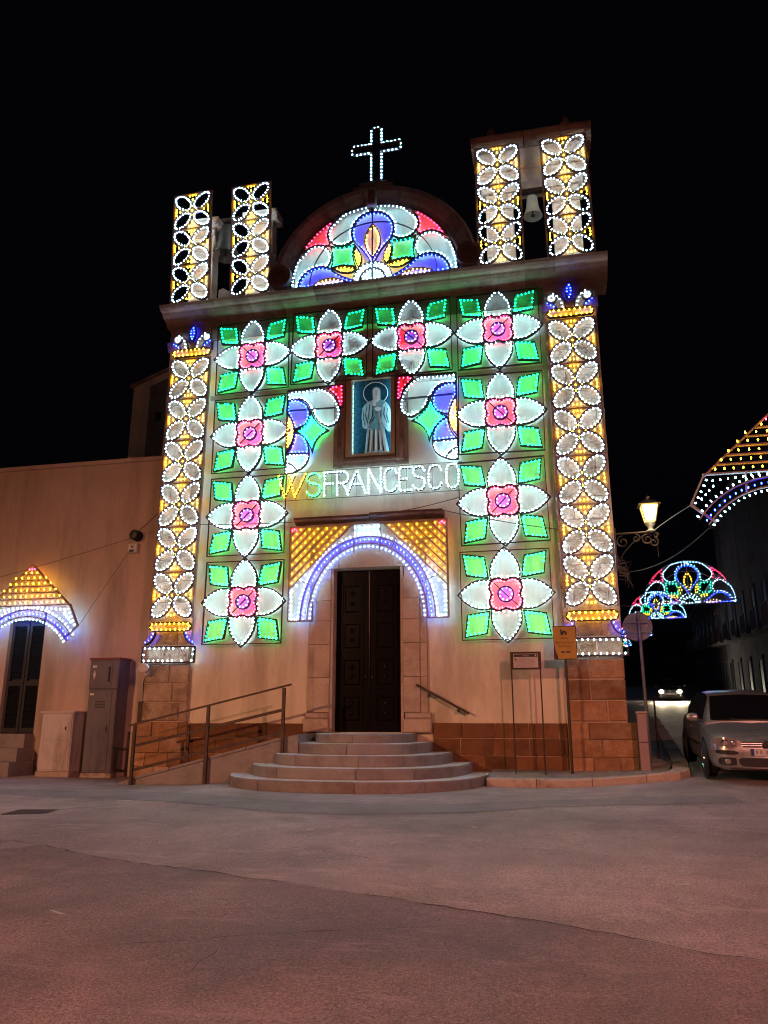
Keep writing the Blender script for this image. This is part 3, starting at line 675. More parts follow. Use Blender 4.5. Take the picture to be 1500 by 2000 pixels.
# ================================================================== FESTIVAL LIGHTS
def arc(cx, cz, r, a0, a1, n=16, rz=None):
    rz = rz or r
    return [(cx + r * math.cos(R(a0 + (a1 - a0) * k / n)), cz + rz * math.sin(R(a0 + (a1 - a0) * k / n))) for k in range(n + 1)]
def quad(a, c, b, n=8):   # quadratic curve a-b pulled towards c
    return [((1 - t) ** 2 * a[0] + 2 * t * (1 - t) * c[0] + t * t * b[0], (1 - t) ** 2 * a[1] + 2 * t * (1 - t) * c[1] + t * t * b[1]) for t in [k / n for k in range(n + 1)]]
def chain(*cs):
    out = []
    for c in cs:
        for p in c:
            if not out or math.dist(out[-1], p) > 1e-4: out.append(p)
    if math.dist(out[0], out[-1]) < 1e-4: out.pop()
    return out
def area(p): return .5 * sum(p[i][0] * p[(i + 1) % len(p)][1] - p[(i + 1) % len(p)][0] * p[i][1] for i in range(len(p)))
_depth = [0]
def ribbon(m, pts, closed=True, w=.024, y0=-.028, y1=.030):
    # strip of lath bent on edge: rectangular section with depth
    _depth[0] = (_depth[0] + 1) % 9; d = _depth[0] * .0022; y0 -= d; y1 += d
    n = len(pts); L = []; Rr = []
    for i, p in enumerate(pts):
        a = pts[i - 1] if (closed or i > 0) else None; b = pts[(i + 1) % n] if (closed or i < n - 1) else None
        t1 = Vector((p[0] - a[0], p[1] - a[1])).normalized() if a else None
        t2 = Vector((b[0] - p[0], b[1] - p[1])).normalized() if b else None
        t1 = t1 or t2; t2 = t2 or t1
        n1 = Vector((-t1.y, t1.x)); n2 = Vector((-t2.y, t2.x)); mt = n1 + n2
        mt = mt.normalized() if mt.length > 1e-3 else n1
        k = (w / 2) / max(.45, mt.dot(n1))
        L.append((p[0] + mt.x * k, p[1] + mt.y * k)); Rr.append((p[0] - mt.x * k, p[1] - mt.y * k))
    vs_ = []
    for i in range(n): vs_ += [(L[i][0], y0, L[i][1]), (L[i][0], y1, L[i][1]), (Rr[i][0], y1, Rr[i][1]), (Rr[i][0], y0, Rr[i][1])]
    fs = []
    for i in range(n if closed else n - 1):
        j = (i + 1) % n
        for k in range(4): fs.append((4 * i + k, 4 * i + (k + 1) % 4, 4 * j + (k + 1) % 4, 4 * j + k))
    if not closed: fs += [(0, 1, 2, 3), (4 * n - 1, 4 * n - 2, 4 * n - 3, 4 * n - 4)]
    m.add(vs_, fs); return m
BR, BL = .0128, .038   # bulb radius, length
def one_bulb(m, p, ax, s=1.0):
    ax = Vector(ax).normalized(); u = ax.cross(Vector((0, 1, 0)))
    u = u.normalized() if u.length > .01 else Vector((1, 0, 0)); w = ax.cross(u); p = Vector(p); n = 6
    vs_ = []
    for t, r in ((0, .5), (.45, 1.), (.8, .72)):
        for k in range(n): vs_.append(p + ax * (t * BL * s) + (u * math.cos(2 * PI * k / n) + w * math.sin(2 * PI * k / n)) * (r * BR * s))
    vs_.append(p + ax * (BL * s))
    fs = [(i * n + k, i * n + (k + 1) % n, (i + 1) * n + (k + 1) % n, (i + 1) * n + k) for i in range(2) for k in range(n)] + [(2 * n + k, 2 * n + (k + 1) % n, 3 * n) for k in range(n)]
    fs.append(tuple(range(n - 1, -1, -1)))
    m.add(vs_, fs)
def inside(pt, poly):
    c = False; x, y = pt; n = len(poly)
    for i in range(n):
        (x1, y1), (x2, y2) = poly[i], poly[(i + 1) % n]
        if (y1 > y) != (y2 > y) and x < (x2 - x1) * (y - y1) / (y2 - y1) + x1: c = not c
    return c
def edge_dist(pt, poly):
    best = 9.
    for i in range(len(poly)):
        a, b = poly[i], poly[(i + 1) % len(poly)]
        dx, dy = b[0] - a[0], b[1] - a[1]; L2 = dx * dx + dy * dy or 1e-9
        t = max(0, min(1, ((pt[0] - a[0]) * dx + (pt[1] - a[1]) * dy) / L2))
        best = min(best, math.dist(pt, (a[0] + t * dx, a[1] + t * dy)))
    return best
def bulbs_in(m, poly, spacing=.085, base=.016, yb=-.022, s=1.0):
    if area(poly) < 0: poly = poly[::-1]
    n = len(poly); per = sum(math.dist(poly[i], poly[(i + 1) % n]) for i in range(n)); cnt = max(3, round(per / spacing)); st_ = per / cnt
    d = st_ * .5; acc = 0.; placed = []
    for i in range(n):
        a, b = poly[i], poly[(i + 1) % n]; L = math.dist(a, b)
        if L < 1e-6: continue
        tx, ty = (b[0] - a[0]) / L, (b[1] - a[1]) / L; nx_, ny_ = -ty, tx
        while d <= acc + L:
            f = d - acc; p = (a[0] + tx * f, a[1] + ty * f); mid = (p[0] + nx_ * (base + BL * .5), p[1] + ny_ * (base + BL * .5))
            if rnd.random() > .018 and inside(mid, poly) and edge_dist(mid, poly) > base + BL * .20 and all(math.dist(mid, o) > .046 for o in placed):
                placed.append(mid); j = rnd.uniform(-.25, .25)
                one_bulb(m, (p[0] + nx_ * base, yb + rnd.uniform(-.006, .006), p[1] + ny_ * base), (nx_ + tx * j, rnd.uniform(-.25, .1), ny_ + ty * j), s * rnd.uniform(.92, 1.08))
            d += st_
        acc += L
    return m
def bulbs_line(m, pts, spacing, ax=None, yb=-.028, s=1.0, side=1, off_=0., ends=True):
    L = [0.]
    for a, b in zip(pts[:-1], pts[1:]): L.append(L[-1] + math.dist(a, b))
    cnt = max(1, round(L[-1] / spacing)); 
    for k in range(cnt + 1 if ends else cnt):
        d = L[-1] * ((k / cnt) if ends else ((k + .5) / cnt))
        i = min(max(j for j in range(len(L)) if L[j] <= d + 1e-9), len(pts) - 2); f = (d - L[i]) / max(1e-9, L[i + 1] - L[i])
        p = (pts[i][0] + (pts[i + 1][0] - pts[i][0]) * f, pts[i][1] + (pts[i + 1][1] - pts[i][1]) * f)
        t = Vector((pts[i + 1][0] - pts[i][0], pts[i + 1][1] - pts[i][1])).normalized(); nn = (-t.y * side, t.x * side)
        a = ax or nn
        j = rnd.uniform(-.2, .2)
        one_bulb(m, (p[0] + nn[0] * off_, yb + rnd.uniform(-.006, .006), p[1] + nn[1] * off_), (a[0] + j, rnd.uniform(-.3, .1), a[1]), s * rnd.uniform(.92, 1.08))
    return m
def shape(parent, name, poly, col, spacing=.085, w=.024, strip_=True, s=1.0):
    if strip_: o = ribbon(MB(), poly, True, w).build(name, 'strip', parent)
    else: o = parent
    b = bulbs_in(MB(), poly, spacing, s=s)
    if b.v:
        bo = b.build('bulb_string', 'b_' + col, o); tag(bo, kind='stuff')
    return o
def lights(parent, m, col, name='bulb_string'):
    return tag(m.build(name, 'b_' + col, parent), kind='stuff')

# ---- flower panel, 2.05 m pitch
def make_flower(flip):
    t = link('flower_light_panel', None); t.empty_display_size = .2
    f = MB(); sq = [(-.955, -.955), (.955, -.955), (.955, .955), (-.955, .955)]
    ribbon(f, sq, True, .018, -.015, .015); f.build('panel_frame', 'strip', t)
    base = chain(arc(.155, .155, .185, 123, -33, 14))
    lobes = []
    for k in (0, 3, 2, 1):
        c_, s_ = math.cos(PI / 2 * k), math.sin(PI / 2 * k)
        lobes += [(x_ * c_ - z_ * s_, x_ * s_ + z_ * c_) for x_, z_ in base]
    lobes = chain(lobes)
    ctr = shape(t, 'flower_heart', lobes, 'red', .082, .026)
    MB().bar((-.25, -.012, -.25 * flip), (.25, -.012, .25 * flip), .03, .018).build('cross_lath', 'strip', t)
    eye = ribbon(MB(), arc(0, 0, .165, 0, 352, 24)).build('flower_eye', 'strip', t)
    m = MB()
    for k in range(9):
        a = 2 * PI * k / 9; one_bulb(m, (.145 * math.cos(a), -.028, .145 * math.sin(a)), (-math.cos(a), -.1, -math.sin(a)), .9)
    lights(eye, m, 'violet')
    pet = chain(quad((.30, .315), (.40, .70), (0, 1.025), 10), quad((0, 1.025), (-.40, .70), (-.30, .315), 10), arc(-.155, .155, .20, 108, 60, 4), [(0, .285)], arc(.155, .155, .20, 120, 72, 4))
    dia = [(.89, .90), (.425, .825), (.355, .36), (.825, .43)]
    for k in range(4):
        c_, s_ = math.cos(PI / 2 * k), math.sin(PI / 2 * k)
        rot = lambda q: [(x_ * c_ - z_ * s_, x_ * s_ + z_ * c_) for x_, z_ in q]
        shape(t, 'petal', rot(pet), 'white', .094, .026)
        shape(t, 'leaf_diamond', rot(dia), 'green', .092, .026)
    return t
flowers = [(-3.03, 9.94, -1, 'flower light panel at the top left corner, beside the left pilaster'), (-1.03, 10.0, 1, 'flower light panel in the top row, second from the left'), (1.02, 10.0, -1, 'flower light panel in the top row, third from the left'), (3.08, 9.97, 1, 'flower light panel at the top right corner, beside the right pilaster'),
           (-3.0, 7.87, 1, 'flower light panel second from the top in the left column'), (-2.98, 5.81, 1, 'flower light panel third from the top in the left column'), (-2.97, 3.75, 1, 'lowest flower light panel of the left column, above the ramp'),
           (3.06, 7.88, -1, 'flower light panel second from the top in the right column'), (3.03, 5.80, 1, 'flower light panel third from the top in the right column'), (3.01, 3.73, -1, 'lowest flower light panel of the right column, above the notice board')]
for x_, z_, fl, lab in flowers:
    t = make_flower(fl)
    t.location = (x_, -.15, z_); t.rotation_euler = (0, R(rnd.uniform(-1.1, 1.1)), 0)
    tag(t, lab, 'light panel', 'flower panels of coloured bulbs on the facade')

# ---- quatrefoil columns
MW, MH = 1.07, 1.097
def make_module():
    t = link('quatrefoil_module', None)
    U = lambda q: [(x_ * MW, z_ * MH) for x_, z_ in q]
    lat = MB()
    ribbon(lat, [(-.5 * MW, -.5 * MH), (-.5 * MW, .5 * MH)], False, .045, -.012, .03); ribbon(lat, [(.5 * MW, -.5 * MH), (.5 * MW, .5 * MH)], False, .045, -.012, .03)
    ribbon(lat, [(-.475 * MW, .488 * MH), (.475 * MW, .488 * MH)], False, .04, -.012, .012)
    yb = MB()
    for k in range(4):
        c_, s_ = math.cos(PI / 2 * k), math.sin(PI / 2 * k)
        rot = lambda q: [(x_ * c_ - z_ * s_, x_ * s_ + z_ * c_) for x_, z_ in q]
        el = [(.250 + (.280 * math.cos(a) - .182 * math.sin(a)) * .7071, .250 + (.280 * math.cos(a) + .182 * math.sin(a)) * .7071) for a in [2 * PI * i / 26 for i in range(26)]]
        o = ribbon(MB(), U(rot(el)), True, .024).build('petal', 'strip', t)
        b = bulbs_in(MB(), U(rot(el)), .100, s=1.0); tag(b.build('bulb_string', 'b_warmwhite', o), kind='stuff')
        ribbon(lat, U(rot(chain(quad((0, .27), (.10, .12), (.03, -.02), 6)))), False, .018)
        ribbon(lat, U(rot(chain(quad((0, .27), (-.10, .12), (-.03, -.02), 6)))), False, .018)
        for (u, v) in ((0, .32), (-.075, .425), (.075, .425), (0, .43), (0, .13)):
            q = U(rot([(u, v)]))[0]; one_bulb(yb, (q[0], -.02, q[1] - .02), (rnd.uniform(-.2, .2), -.2, 1), 1.1)
    one_bulb(yb, (0, -.03, -.03), (0, -.1, 1), 1.1)
    lat.build('lattice', 'lath', t); tag(yb.build('bulb_string', 'b_yellow', t), kind='stuff')
    return t
mod0 = make_module(); mod_used = [False]
def put_module(parent, z):
    if mod_used[0]: m = copy_tree(mod0, parent)
    else: m = mod0; mod_used[0] = True; m.parent = parent
    m.location = (0, 0, z); return m
def light_column(x, y, z0, n, label, group, tilt=0.):
    t = thing('light_column', label, 'light panel', (x, y, z0), (0, R(tilt), 0), group)
    for k in range(n): put_module(t, MH * (k + .5))
    return t
def pill(t, z, w=1.04, h=.20, name='capsule_bar'):
    q = chain(arc(w / 2 - h / 2, z, h / 2, -90, 90, 8), arc(-w / 2 + h / 2, z, h / 2, 90, 270, 8))
    shape(t, name, q, 'yellow', .118, .026, s=1.1)
def pilaster_lights(x, label):
    t = light_column(x, -.27, 3.40, 6, label, 'light columns on the pilasters', .35 if x < 0 else -.15)
    H = 6 * MH
    pill(t, -.19); pill(t, H + .16)
    # capital: blue leaf, scrolls
    shape(t, 'blue_leaf', chain(quad((0, H + .48), (.16, H + .70), (0, H + .94), 8), quad((0, H + .94), (-.16, H + .70), (0, H + .48), 8)), 'blue', .09)
    for s_ in (-1, 1):
        o = ribbon(MB(), [(s_ * u, H + v) for u, v in chain(quad((.10, .28), (.12, .60), (.38, .66), 8), arc(.40, .55, .115, 80, -200, 14))], False, .022).build('scroll', 'strip', t)
        m = MB(); bulbs_line(m, [(s_ * u, H + v) for u, v in quad((.14, .30), (.18, .56), (.34, .64), 6)], .095, ax=(s_ * .6, .3))
        for k in range(7):
            a = 2 * PI * k / 7; one_bulb(m, (s_ * .40 + .07 * math.cos(a), -.028, H + .55 + .07 * math.sin(a)), (-math.cos(a), -.3, -math.sin(a)), .85)
        lights(o, m, 'warmwhite')
        o = ribbon(MB(), [(s_ * u, H + v) for u, v in quad((.30, .28), (.34, .42), (.52, .46), 6)], False, .022).build('blue_curl', 'strip', t)
        lights(o, bulbs_line(MB(), [(s_ * .36, H + .31), (s_ * .42, H + .36), (s_ * .50, H + .42)], .085, ax=(0, 1)), 'blue')
        o = ribbon(MB(), [(s_ * u, v) for u, v in quad((.36, -.31), (.40, -.55), (.60, -.60), 8)], False, .022).build('blue_curl', 'strip', t)
        lights(o, bulbs_line(MB(), [(s_ * u, v) for u, v in quad((.40, -.36), (.45, -.50), (.58, -.555), 6)], .10, ax=(s_ * .5, .6)), 'blue')
    shape(t, 'base_bar', [(-.65, -1.0), (.65, -1.0), (.65, -.65), (-.65, -.65)], 'warmwhite', .118, .028, s=1.05)
    return t
pilaster_lights(-4.68, 'tall column of white and yellow bulbs on the left pilaster')
pilaster_lights(4.755, 'tall column of white and yellow bulbs on the right pilaster')
for x_, lab, tl_ in ((-4.80, 'white and yellow light panel outermost on the left bell gable', 2.2), (-3.13, 'white and yellow light panel on the left bell gable, nearest the gable lights', 2.0), (3.23, 'white and yellow light panel on the right bell gable, left of its bell', 0.2), (4.86, 'white and yellow light panel on the right bell gable, right of its bell', -.5)):
    light_column(x_, -.26, 11.62, 3, lab, 'light columns on the bell gables', -tl_ if x_ < 0 else tl_)

# ---- half-round fan of lights (pediment, and the street arches)
shape0 = shape
def make_fan(sp=1.0, bs=1.0):
    def shape(*a): return shape0(*a[:4], a[4] * sp, .024, True, bs)
    t = link('fan_light_panel', None)
    Rr = 2.12
    mir = lambda q: [(-u, v) for u, v in q]; dia_ = lambda q: [(-v, -u) for u, v in q]
    tear = chain(arc(0, 1.39, .53, -36, 216, 26), quad((-.43, 1.08), (-.16, .80), (-.05, .50), 5), [(0, .47)], quad((.05, .50), (.16, .80), (.43, 1.08), 5))
    ves = chain(quad((0, .62), (.40, 1.10), (0, 1.60), 10), quad((0, 1.60), (-.40, 1.10), (0, .62), 10))
    halfT = lambda q: [(u, v) for u, v in q]
    lobeA = chain([(-.015, 2.12)], arc(0, 0, Rr, 91, 112, 8), arc(-.79, 1.45, .37, 120, 318, 20), arc(0, 1.39, .56, 205, 92, 12))
    red = chain(arc(0, 0, Rr, 118, 152, 8), arc(-1.45, .79, .40, 118, 62, 6), [(-1.14, 1.14)], arc(-.79, 1.45, .40, 208, 152, 6))
    green = chain(quad((-1.10, 1.10), (-.79, .98), (-.47, 1.07), 6), quad((-.47, 1.07), (-.58, .76), (-.43, .43), 6), quad((-.43, .43), (-.76, .58), (-1.07, .47), 6), quad((-1.07, .47), (-.98, .79), (-1.10, 1.10), 6))
    yel = chain(quad((-.44, 1.02), (-.53, .72), (-.37, .43), 6), quad((-.33, .45), (-.20, .66), (-.44, 1.02), 5))
    shape(t, 'blue_teardrop', tear, 'blue', .108); shape(t, 'yellow_almond', ves, 'yellow', .108)
    # lying teardrops cut by the base line
    cut = [p for p in [(v, -u) for u, v in tear] if p[1] >= .0]; cut = sorted(cut, key=lambda p: math.atan2(p[1], p[0] - 1.3))
    cut = chain([(.52, .012)], cut[::-1], [(1.92, .012)])
    cutv = chain(quad((.64, .012), (1.10, .34), (1.58, .012), 10))
    for f in (lambda q: q, mir):
        shape(t, 'blue_teardrop', f(cut), 'blue', .108); shape(t, 'yellow_almond', f(cutv), 'yellow', .108)
    for f in (lambda q: q, mir):
        shape(t, 'white_lobe', f(lobeA), 'white', .108); shape(t, 'white_lobe', f(dia_(lobeA)), 'white', .108)
        shape(t, 'red_corner', f(red), 'red', .108); shape(t, 'green_star', f(green), 'green', .108)
        shape(t, 'yellow_crescent', f(yel), 'yellow', .108); shape(t, 'yellow_crescent', f(dia_(yel)), 'yellow', .108)
    ring = chain(arc(0, .012, .50, 0, 180, 18), arc(0, .012, .33, 180, 0, 14)); shape(t, 'white_ring', ring, 'white', .108)
    shape(t, 'white_ring', chain(arc(0, .012, .305, 0, 180, 14)), 'white', .10)
    fr = MB(); ribbon(fr, [(-2.14, -.01), (2.14, -.01)], False, .03, -.02, .02); ribbon(fr, arc(0, 0, 2.15, 0, 180, 40), False, .026, -.02, .02)
    ribbon(fr, [(0, 0), (0, 2.14)], False, .03, -.05, -.036); ribbon(fr, arc(0, 0, 1.62, 0, 180, 30), False, .014, -.05, -.038)
    fr.build('panel_frame', 'strip', t)
    return t
fan = make_fan(); fan.location = (.06, -.16, 11.66)
tag(fan, 'half-round fan of coloured bulbs filling the gable below the cross', 'light panel', 'half-round fans of coloured bulbs')
far_fan = make_fan(1.35, .75); first_far = [True]
for (x_, y_, z_, s_, lab) in ((9.98, 20, 6.12, .915, 'half-round fan of bulbs over the side street, nearest of the row'), (11.0, 40, 7.82, .90, 'half-round fan of bulbs over the side street, second of the row'),
                              (12.55, 72, 9.72, .80, 'half-round fan of bulbs over the side street, third, behind the round sign'), (13.2, 104, 11.4, .80, 'half-round fan of bulbs over the side street, farthest and smallest')):
    c = far_fan if first_far[0] else copy_tree(far_fan); first_far[0] = False; c.location = (x_, y_, z_); c.scale = (s_, s_, s_); c.rotation_euler = (0, 0, R(-3)); c['label'] = lab; c['category'] = 'light panel'
    tag(c, group='half-round fans of coloured bulbs')

# ---- spandrel panels beside the niche
def spandrel(x, z, s_, label):
    t = thing('spandrel_light_panel', label, 'light panel', (x, -.16, z), (0, 0, 0), 'spandrel light panels beside the niche')
    C = lambda pts: [(s_ * (X - 190) / 750, (350 - .13 * (X - 190) - Y) / 735) for X, Y in pts]
    big = chain([(205, 350), (500, 318), (800, 262)], quad((800, 262), (1060, 300), (1165, 570), 6), [(1190, 640)], quad((1190, 640), (1240, 900), (980, 970), 6), quad((980, 970), (720, 900), (690, 680), 6), quad((640, 650), (560, 470), (400, 475), 6), [(205, 520)])
    shape(t, 'white_lobe', C(big), 'white', .095)
    shape(t, 'red_corner', C([(960, 262), (1045, 205), (1240, 180), (1250, 600), (1185, 585), (1120, 400)]), 'red', .095)
    shape(t, 'blue_disc', C(chain([(205, 560)], quad((205, 520), (390, 440), (560, 580), 7), quad((560, 580), (690, 780), (550, 960), 7), [(350, 1060)], quad((345, 1050), (310, 880), (205, 740), 6))), 'blue', .09)
    shape(t, 'yellow_almond', C(chain([(200, 760)], quad((200, 760), (480, 1100), (200, 1480), 10))), 'yellow', .085)
    shape(t, 'blue_disc', C(chain(quad((360, 1120), (620, 1150), (630, 1480), 8), [(215, 1515)], quad((230, 1490), (350, 1350), (355, 1130), 6))), 'blue', .09)
    shape(t, 'green_star', C(chain(quad((650, 690), (700, 930), (985, 1045), 6), quad((985, 1045), (720, 1160), (690, 1465), 6), quad((690, 1465), (610, 1180), (375, 1095), 6), quad((375, 1095), (620, 960), (650, 690), 6))), 'green', .085)
    shape(t, 'white_fan', C(chain([(200, 1535), (628, 1490)], quad((628, 1490), (640, 1700), (430, 1815), 6), quad((415, 1815), (340, 1690), (200, 1680), 5))), 'white', .09)
    shape(t, 'white_fan', C(chain([(200, 1690)], quad((200, 1690), (340, 1700), (410, 1825), 5), quad((410, 1825), (320, 1880), (200, 1890), 4))), 'white', .08)
    f = MB(); ribbon(f, C([(195, 330), (195, 1900)]), False, .022, -.02, .02); ribbon(f, C([(195, 330), (820, 225), (1245, 170)]), False, .022, -.02, .02); ribbon(f, C([(195, 710), (1245, 595)]), False, .018, -.02, .02)
    f.build('panel_frame', 'strip', t)
spandrel(-2.06, 8.86, 1, 'corner panel of coloured bulbs left of the saint painting')
spandrel(2.08, 8.93, -1, 'corner panel of coloured bulbs right of the saint painting')

# ---- lettering W S FRANCESCO
let = thing('light_lettering', 'letters of bulbs spelling W S FRANCESCO above the door', 'lettering', (-2.16, -.25, 6.12))
LH = .55
GLY = {
 'W': [[(0, 1), (.24, 0), (.60, 1)], [(.38, 1), (.62, 0), (1, 1)]],
 'S': [chain(arc(.5, .77, .42, 10, 250, 12, .23), arc(.5, .27, .45, 80, -160, 12, .27))],
 'F': [[(.06, 0), (.06, 1), (.98, 1)], [(.06, .5), (.66, .5)]],
 'R': [[(.06, 0), (.06, 1)], chain([(.06, 1), (.45, 1)], arc(.45, .74, .48, 90, -90, 8, .26), [(.06, .48)]), [(.5, .46), (.95, 0)]],
 'A': [[(0, 0), (.5, 1), (1, 0)], [(.22, .40), (.78, .40)]],
 'N': [[(.05, 0), (.05, 1)], [(.12, .95), (.9, .05)], [(.97, 0), (.97, 1)]],
 'C': [chain(arc(.52, .72, .45, 15, 180, 9, .28), arc(.52, .28, .45, 180, 345, 9, .28))],
 'E': [[(.95, 1), (.06, 1), (.06, 0), (.95, 0)], [(.06, .5), (.6, .5)]],
 'O': [chain(arc(.5, .74, .42, 0, 180, 9, .26), arc(.5, .26, .42, 180, 360, 9, .26)) + [(.92, .70)]]}
spans = [('W', 20, 245), ('S', 250, 378), ('F', 398, 512), ('R', 503, 606), ('A', 592, 738), ('N', 756, 864), ('C', 882, 990), ('E', 1002, 1104), ('S', 1106, 1212), ('C', 1228, 1338), ('O', 1364, 1474)]
for k, (ch_, a, b) in enumerate(spans):
    x0 = (a - 20) / 1455 * 4.27; x1 = (b - 20) / 1455 * 4.27; col_ = 'yellow' if k == 0 else 'green' if k == 1 else 'white'
    rm = MB(); bmh = MB()
    for st_ in GLY[ch_]:
        q = [(x0 + u * (x1 - x0), v * LH) for u, v in st_]
        ribbon(rm, q, False, .016, -.012, .02)
        bulbs_line(bmh, q, .079 if k else .082, ax=(0, 1), yb=-.045, s=.82, off_=0.)
    o = rm.build('letter', 'strip', let); tag(o, 'letter ' + ch_ + ' outlined in ' + col_ + ' bulbs')
    lights(o, bmh, col_)
fm = MB(); fm.bar((-.05, .0, -.05), (4.32, 0, -.05), .012, .010); fm.bar((-.05, 0, .62), (4.32, 0, .62), .012, .010)
for k in range(8): fm.bar((.1 + k * .59, .02, -.05), (.1 + k * .59, .02, .62), .008, .006)
fm.build('carrier_wire', 'strip', let)

# ---- arch of lights round the door
da = thing('door_arch_light_panel', 'arch of blue and white bulbs with yellow corners around the church door', 'light panel', (-.02, -.25, 3.26))
W2, HT = 1.81, 2.16
def ell(a, b, t0, t1, n=30): return [(a * math.cos(R(t0 + (t1 - t0) * k / n)), b * math.sin(R(t0 + (t1 - t0) * k / n))) for k in range(n + 1)]
blue = MB(); ribbon(blue, ell(1.53, 1.86, 0, 180), False, .024); ribbon(blue, ell(1.36, 1.70, 0, 180), False, .024)
bo = blue.build('blue_arch', 'lath', da); lights(bo, bulbs_line(MB(), ell(1.445, 1.77, 1, 179, 40), .098, ax=(0, 1), s=.95), 'blue')
wa = MB(); bulbs_line(wa, ell(1.31, 1.645, 2, 178, 40), .10, yb=-.03, side=1, s=.8)
bulbs_line(wa, ell(1.56, 1.90, 3, 60, 20), .10, side=-1, s=.8); bulbs_line(wa, ell(1.56, 1.90, 177, 120, 20), .10, side=1, s=.8)
bulbs_line(wa, ell(1.56, 1.90, 62, 118, 20), .10, side=-1, s=.8)
for s_ in (-1, 1):
    for k in range(7): one_bulb(wa, (s_ * 1.765, -.03, .05 + k * .098), (-s_, 0, .2), 1)
    for k in range(3): one_bulb(wa, (s_ * (1.60 + k * .06), -.03, .03), (0, 0, 1), 1)
    for k in range(4): one_bulb(wa, (s_ * (1.74 - k * .10), -.03, .70 + k * .115), (-s_ * .6, 0, -.5), 1)
for k in range(6): one_bulb(wa, (-.28 + k * .112, -.03, 2.10), (0, 0, -1), 1.1); one_bulb(wa, (-.28 + k * .112, -.03, 1.96), (0, 0, -1), 1.)
lights(da, wa, 'white')
fm = MB(); ribbon(fm, [(-W2, 0), (-W2, HT), (W2, HT), (W2, 0)], False, .034, -.03, .03)
for s_ in (-1, 1):
    ribbon(fm, [(s_ * W2, 0), (s_ * 1.25, 0)], False, .026, -.03, .03); ribbon(fm, [(s_ * 1.25, 0), (s_ * 1.25, .5)], False, .02, -.03, .03)
    ribbon(fm, [(s_ * .30, 1.5), (s_ * .30, HT)], False, .022, -.03, .03); ribbon(fm, [(s_ * 1.62, .93), (s_ * 1.22, .78)], False, .02, -.06, -.045); ribbon(fm, [(s_ * .70, 1.85), (s_ * .56, 1.50)], False, .02, -.06, -.045)
fm.build('panel_frame', 'lath', da)
for s_ in (-1, 1):
    lat = MB(); yb = MB(); n = 7
    # stripes parallel to the diagonal from (W2, .70) to (.36, HT)
    for k in range(n):
        f0 = k / n; a = (s_ * W2, .70 + (HT - .70) * f0); b = (s_ * (.36 + (W2 - .36) * f0), HT)
        ribbon(lat, [a, b], False, .022)
        f1 = (k + .5) / n; a = (s_ * W2, .70 + (HT - .70) * f1); b = (s_ * (.36 + (W2 - .36) * f1), HT)
        L = math.dist(a, b); c_ = max(1, int(L / .135)); st_ = 1 / (c_ + .3)
        if k == n - 1: rb_ = MB(); [one_bulb(rb_, (s_ * (W2 - .05 - i * .05), -.03, HT - .10 + .035 * (i % 2)), (0, -.3, 1), 1) for i in range(3)]; continue
        for i in range(c_):
            t_ = (i + .65) * st_; one_bulb(yb, (a[0] + (b[0] - a[0]) * t_, -.03, a[1] + (b[1] - a[1]) * t_ - .02), (-s_ * .3, -.2, 1), .74)
    o = lat.build('yellow_corner', 'lath', da); lights(o, yb, 'yellow'); lights(o, rb_, 'red')

# ---- pointed arch panels (house door on the left, and over the street)
def make_pointed():
    t = link('pointed_arch_light_panel', None)
    z_y, z_a = .86, 1.90
    fm = MB(); 
    for s_ in (-1, 1):
        ribbon(fm, [(0, z_a), (s_ * 1.20, z_y - .05), (s_ * 1.44, .33), (s_ * 1.06, .0)], False, .03)
        ribbon(fm, [(s_ * .52, .50), (s_ * .50, .86)], False, .02)
    ribbon(fm, [(-1.20, z_y), (1.20, z_y)], False, .026)
    fm.build('panel_frame', 'lath', t)
    yb = MB(); lat = MB()
    for k, (zr, hw, n) in enumerate(((.92, 1.10, 14), (1.08, .97, 12), (1.24, .82, 10), (1.40, .64, 8), (1.55, .48, 6), (1.68, .26, 3))):
        for i in range(n): one_bulb(yb, ((-hw + 2 * hw * i / (n - 1)) * (.90 if k < 5 else .62), -.03, zr), (rnd.uniform(-.2, .2), -.2, 1), 1.05)
        zl = zr + .105
        if k < 5: ribbon(lat, [(-(z_a - zl) / (z_a - z_y + .05) * 1.2, zl), ((z_a - zl) / (z_a - z_y + .05) * 1.2, zl)], False, .022)
    o = lat.build('yellow_gable', 'lath', t); lights(o, yb, 'yellow')
    rb_ = MB(); [one_bulb(rb_, ((i - 1) * .075, -.03, 1.77), (0, -.2, 1), 1.05) for i in range(3)]; lights(o, rb_, 'red')
    Ra = 1.60; zc = .76 - Ra
    half = math.degrees(math.asin(1.32 / Ra)); 
    bl = MB(); ribbon(bl, arc(0, zc, Ra, 90 - half, 90 + half, 26), False, .022); ribbon(bl, arc(0, zc, Ra - .17, 90 - half, 90 + half, 26), False, .022)
    o = bl.build('blue_arch', 'lath', t); lights(o, bulbs_line(MB(), arc(0, zc, Ra - .115, 91 - half, 89 + half, 30), .115, ax=(0, 1)), 'blue')
    wb = MB(); bulbs_line(wb, arc(0, zc, Ra - .22, 91 - half, 89 + half, 30), .10, side=1)
    bulbs_line(wb, arc(0, zc, Ra + .03, 91 - half, 89 + half, 30), .115, side=-1)
    for s_ in (-1, 1):
        bulbs_line(wb, [(s_ * 1.16, .76), (s_ * 1.38, .36)], .11, ax=(-s_ * .5, -.4)); bulbs_line(wb, [(s_ * 1.05, .75), (s_ * .30, .82)], .12, ax=(0, -1)); bulbs_line(wb, [(s_ * 1.05, .62), (s_ * 1.26, .40)], .12, ax=(0, 1))
    lights(t, wb, 'white')
    return t
pa = make_pointed(); pa.location = (-8.92, .30, 3.04); pa.rotation_euler = (0, 0, 0)
tag(pa, 'pointed light panel with blue arch above the shuttered house door', 'light panel', 'pointed arch light panels')
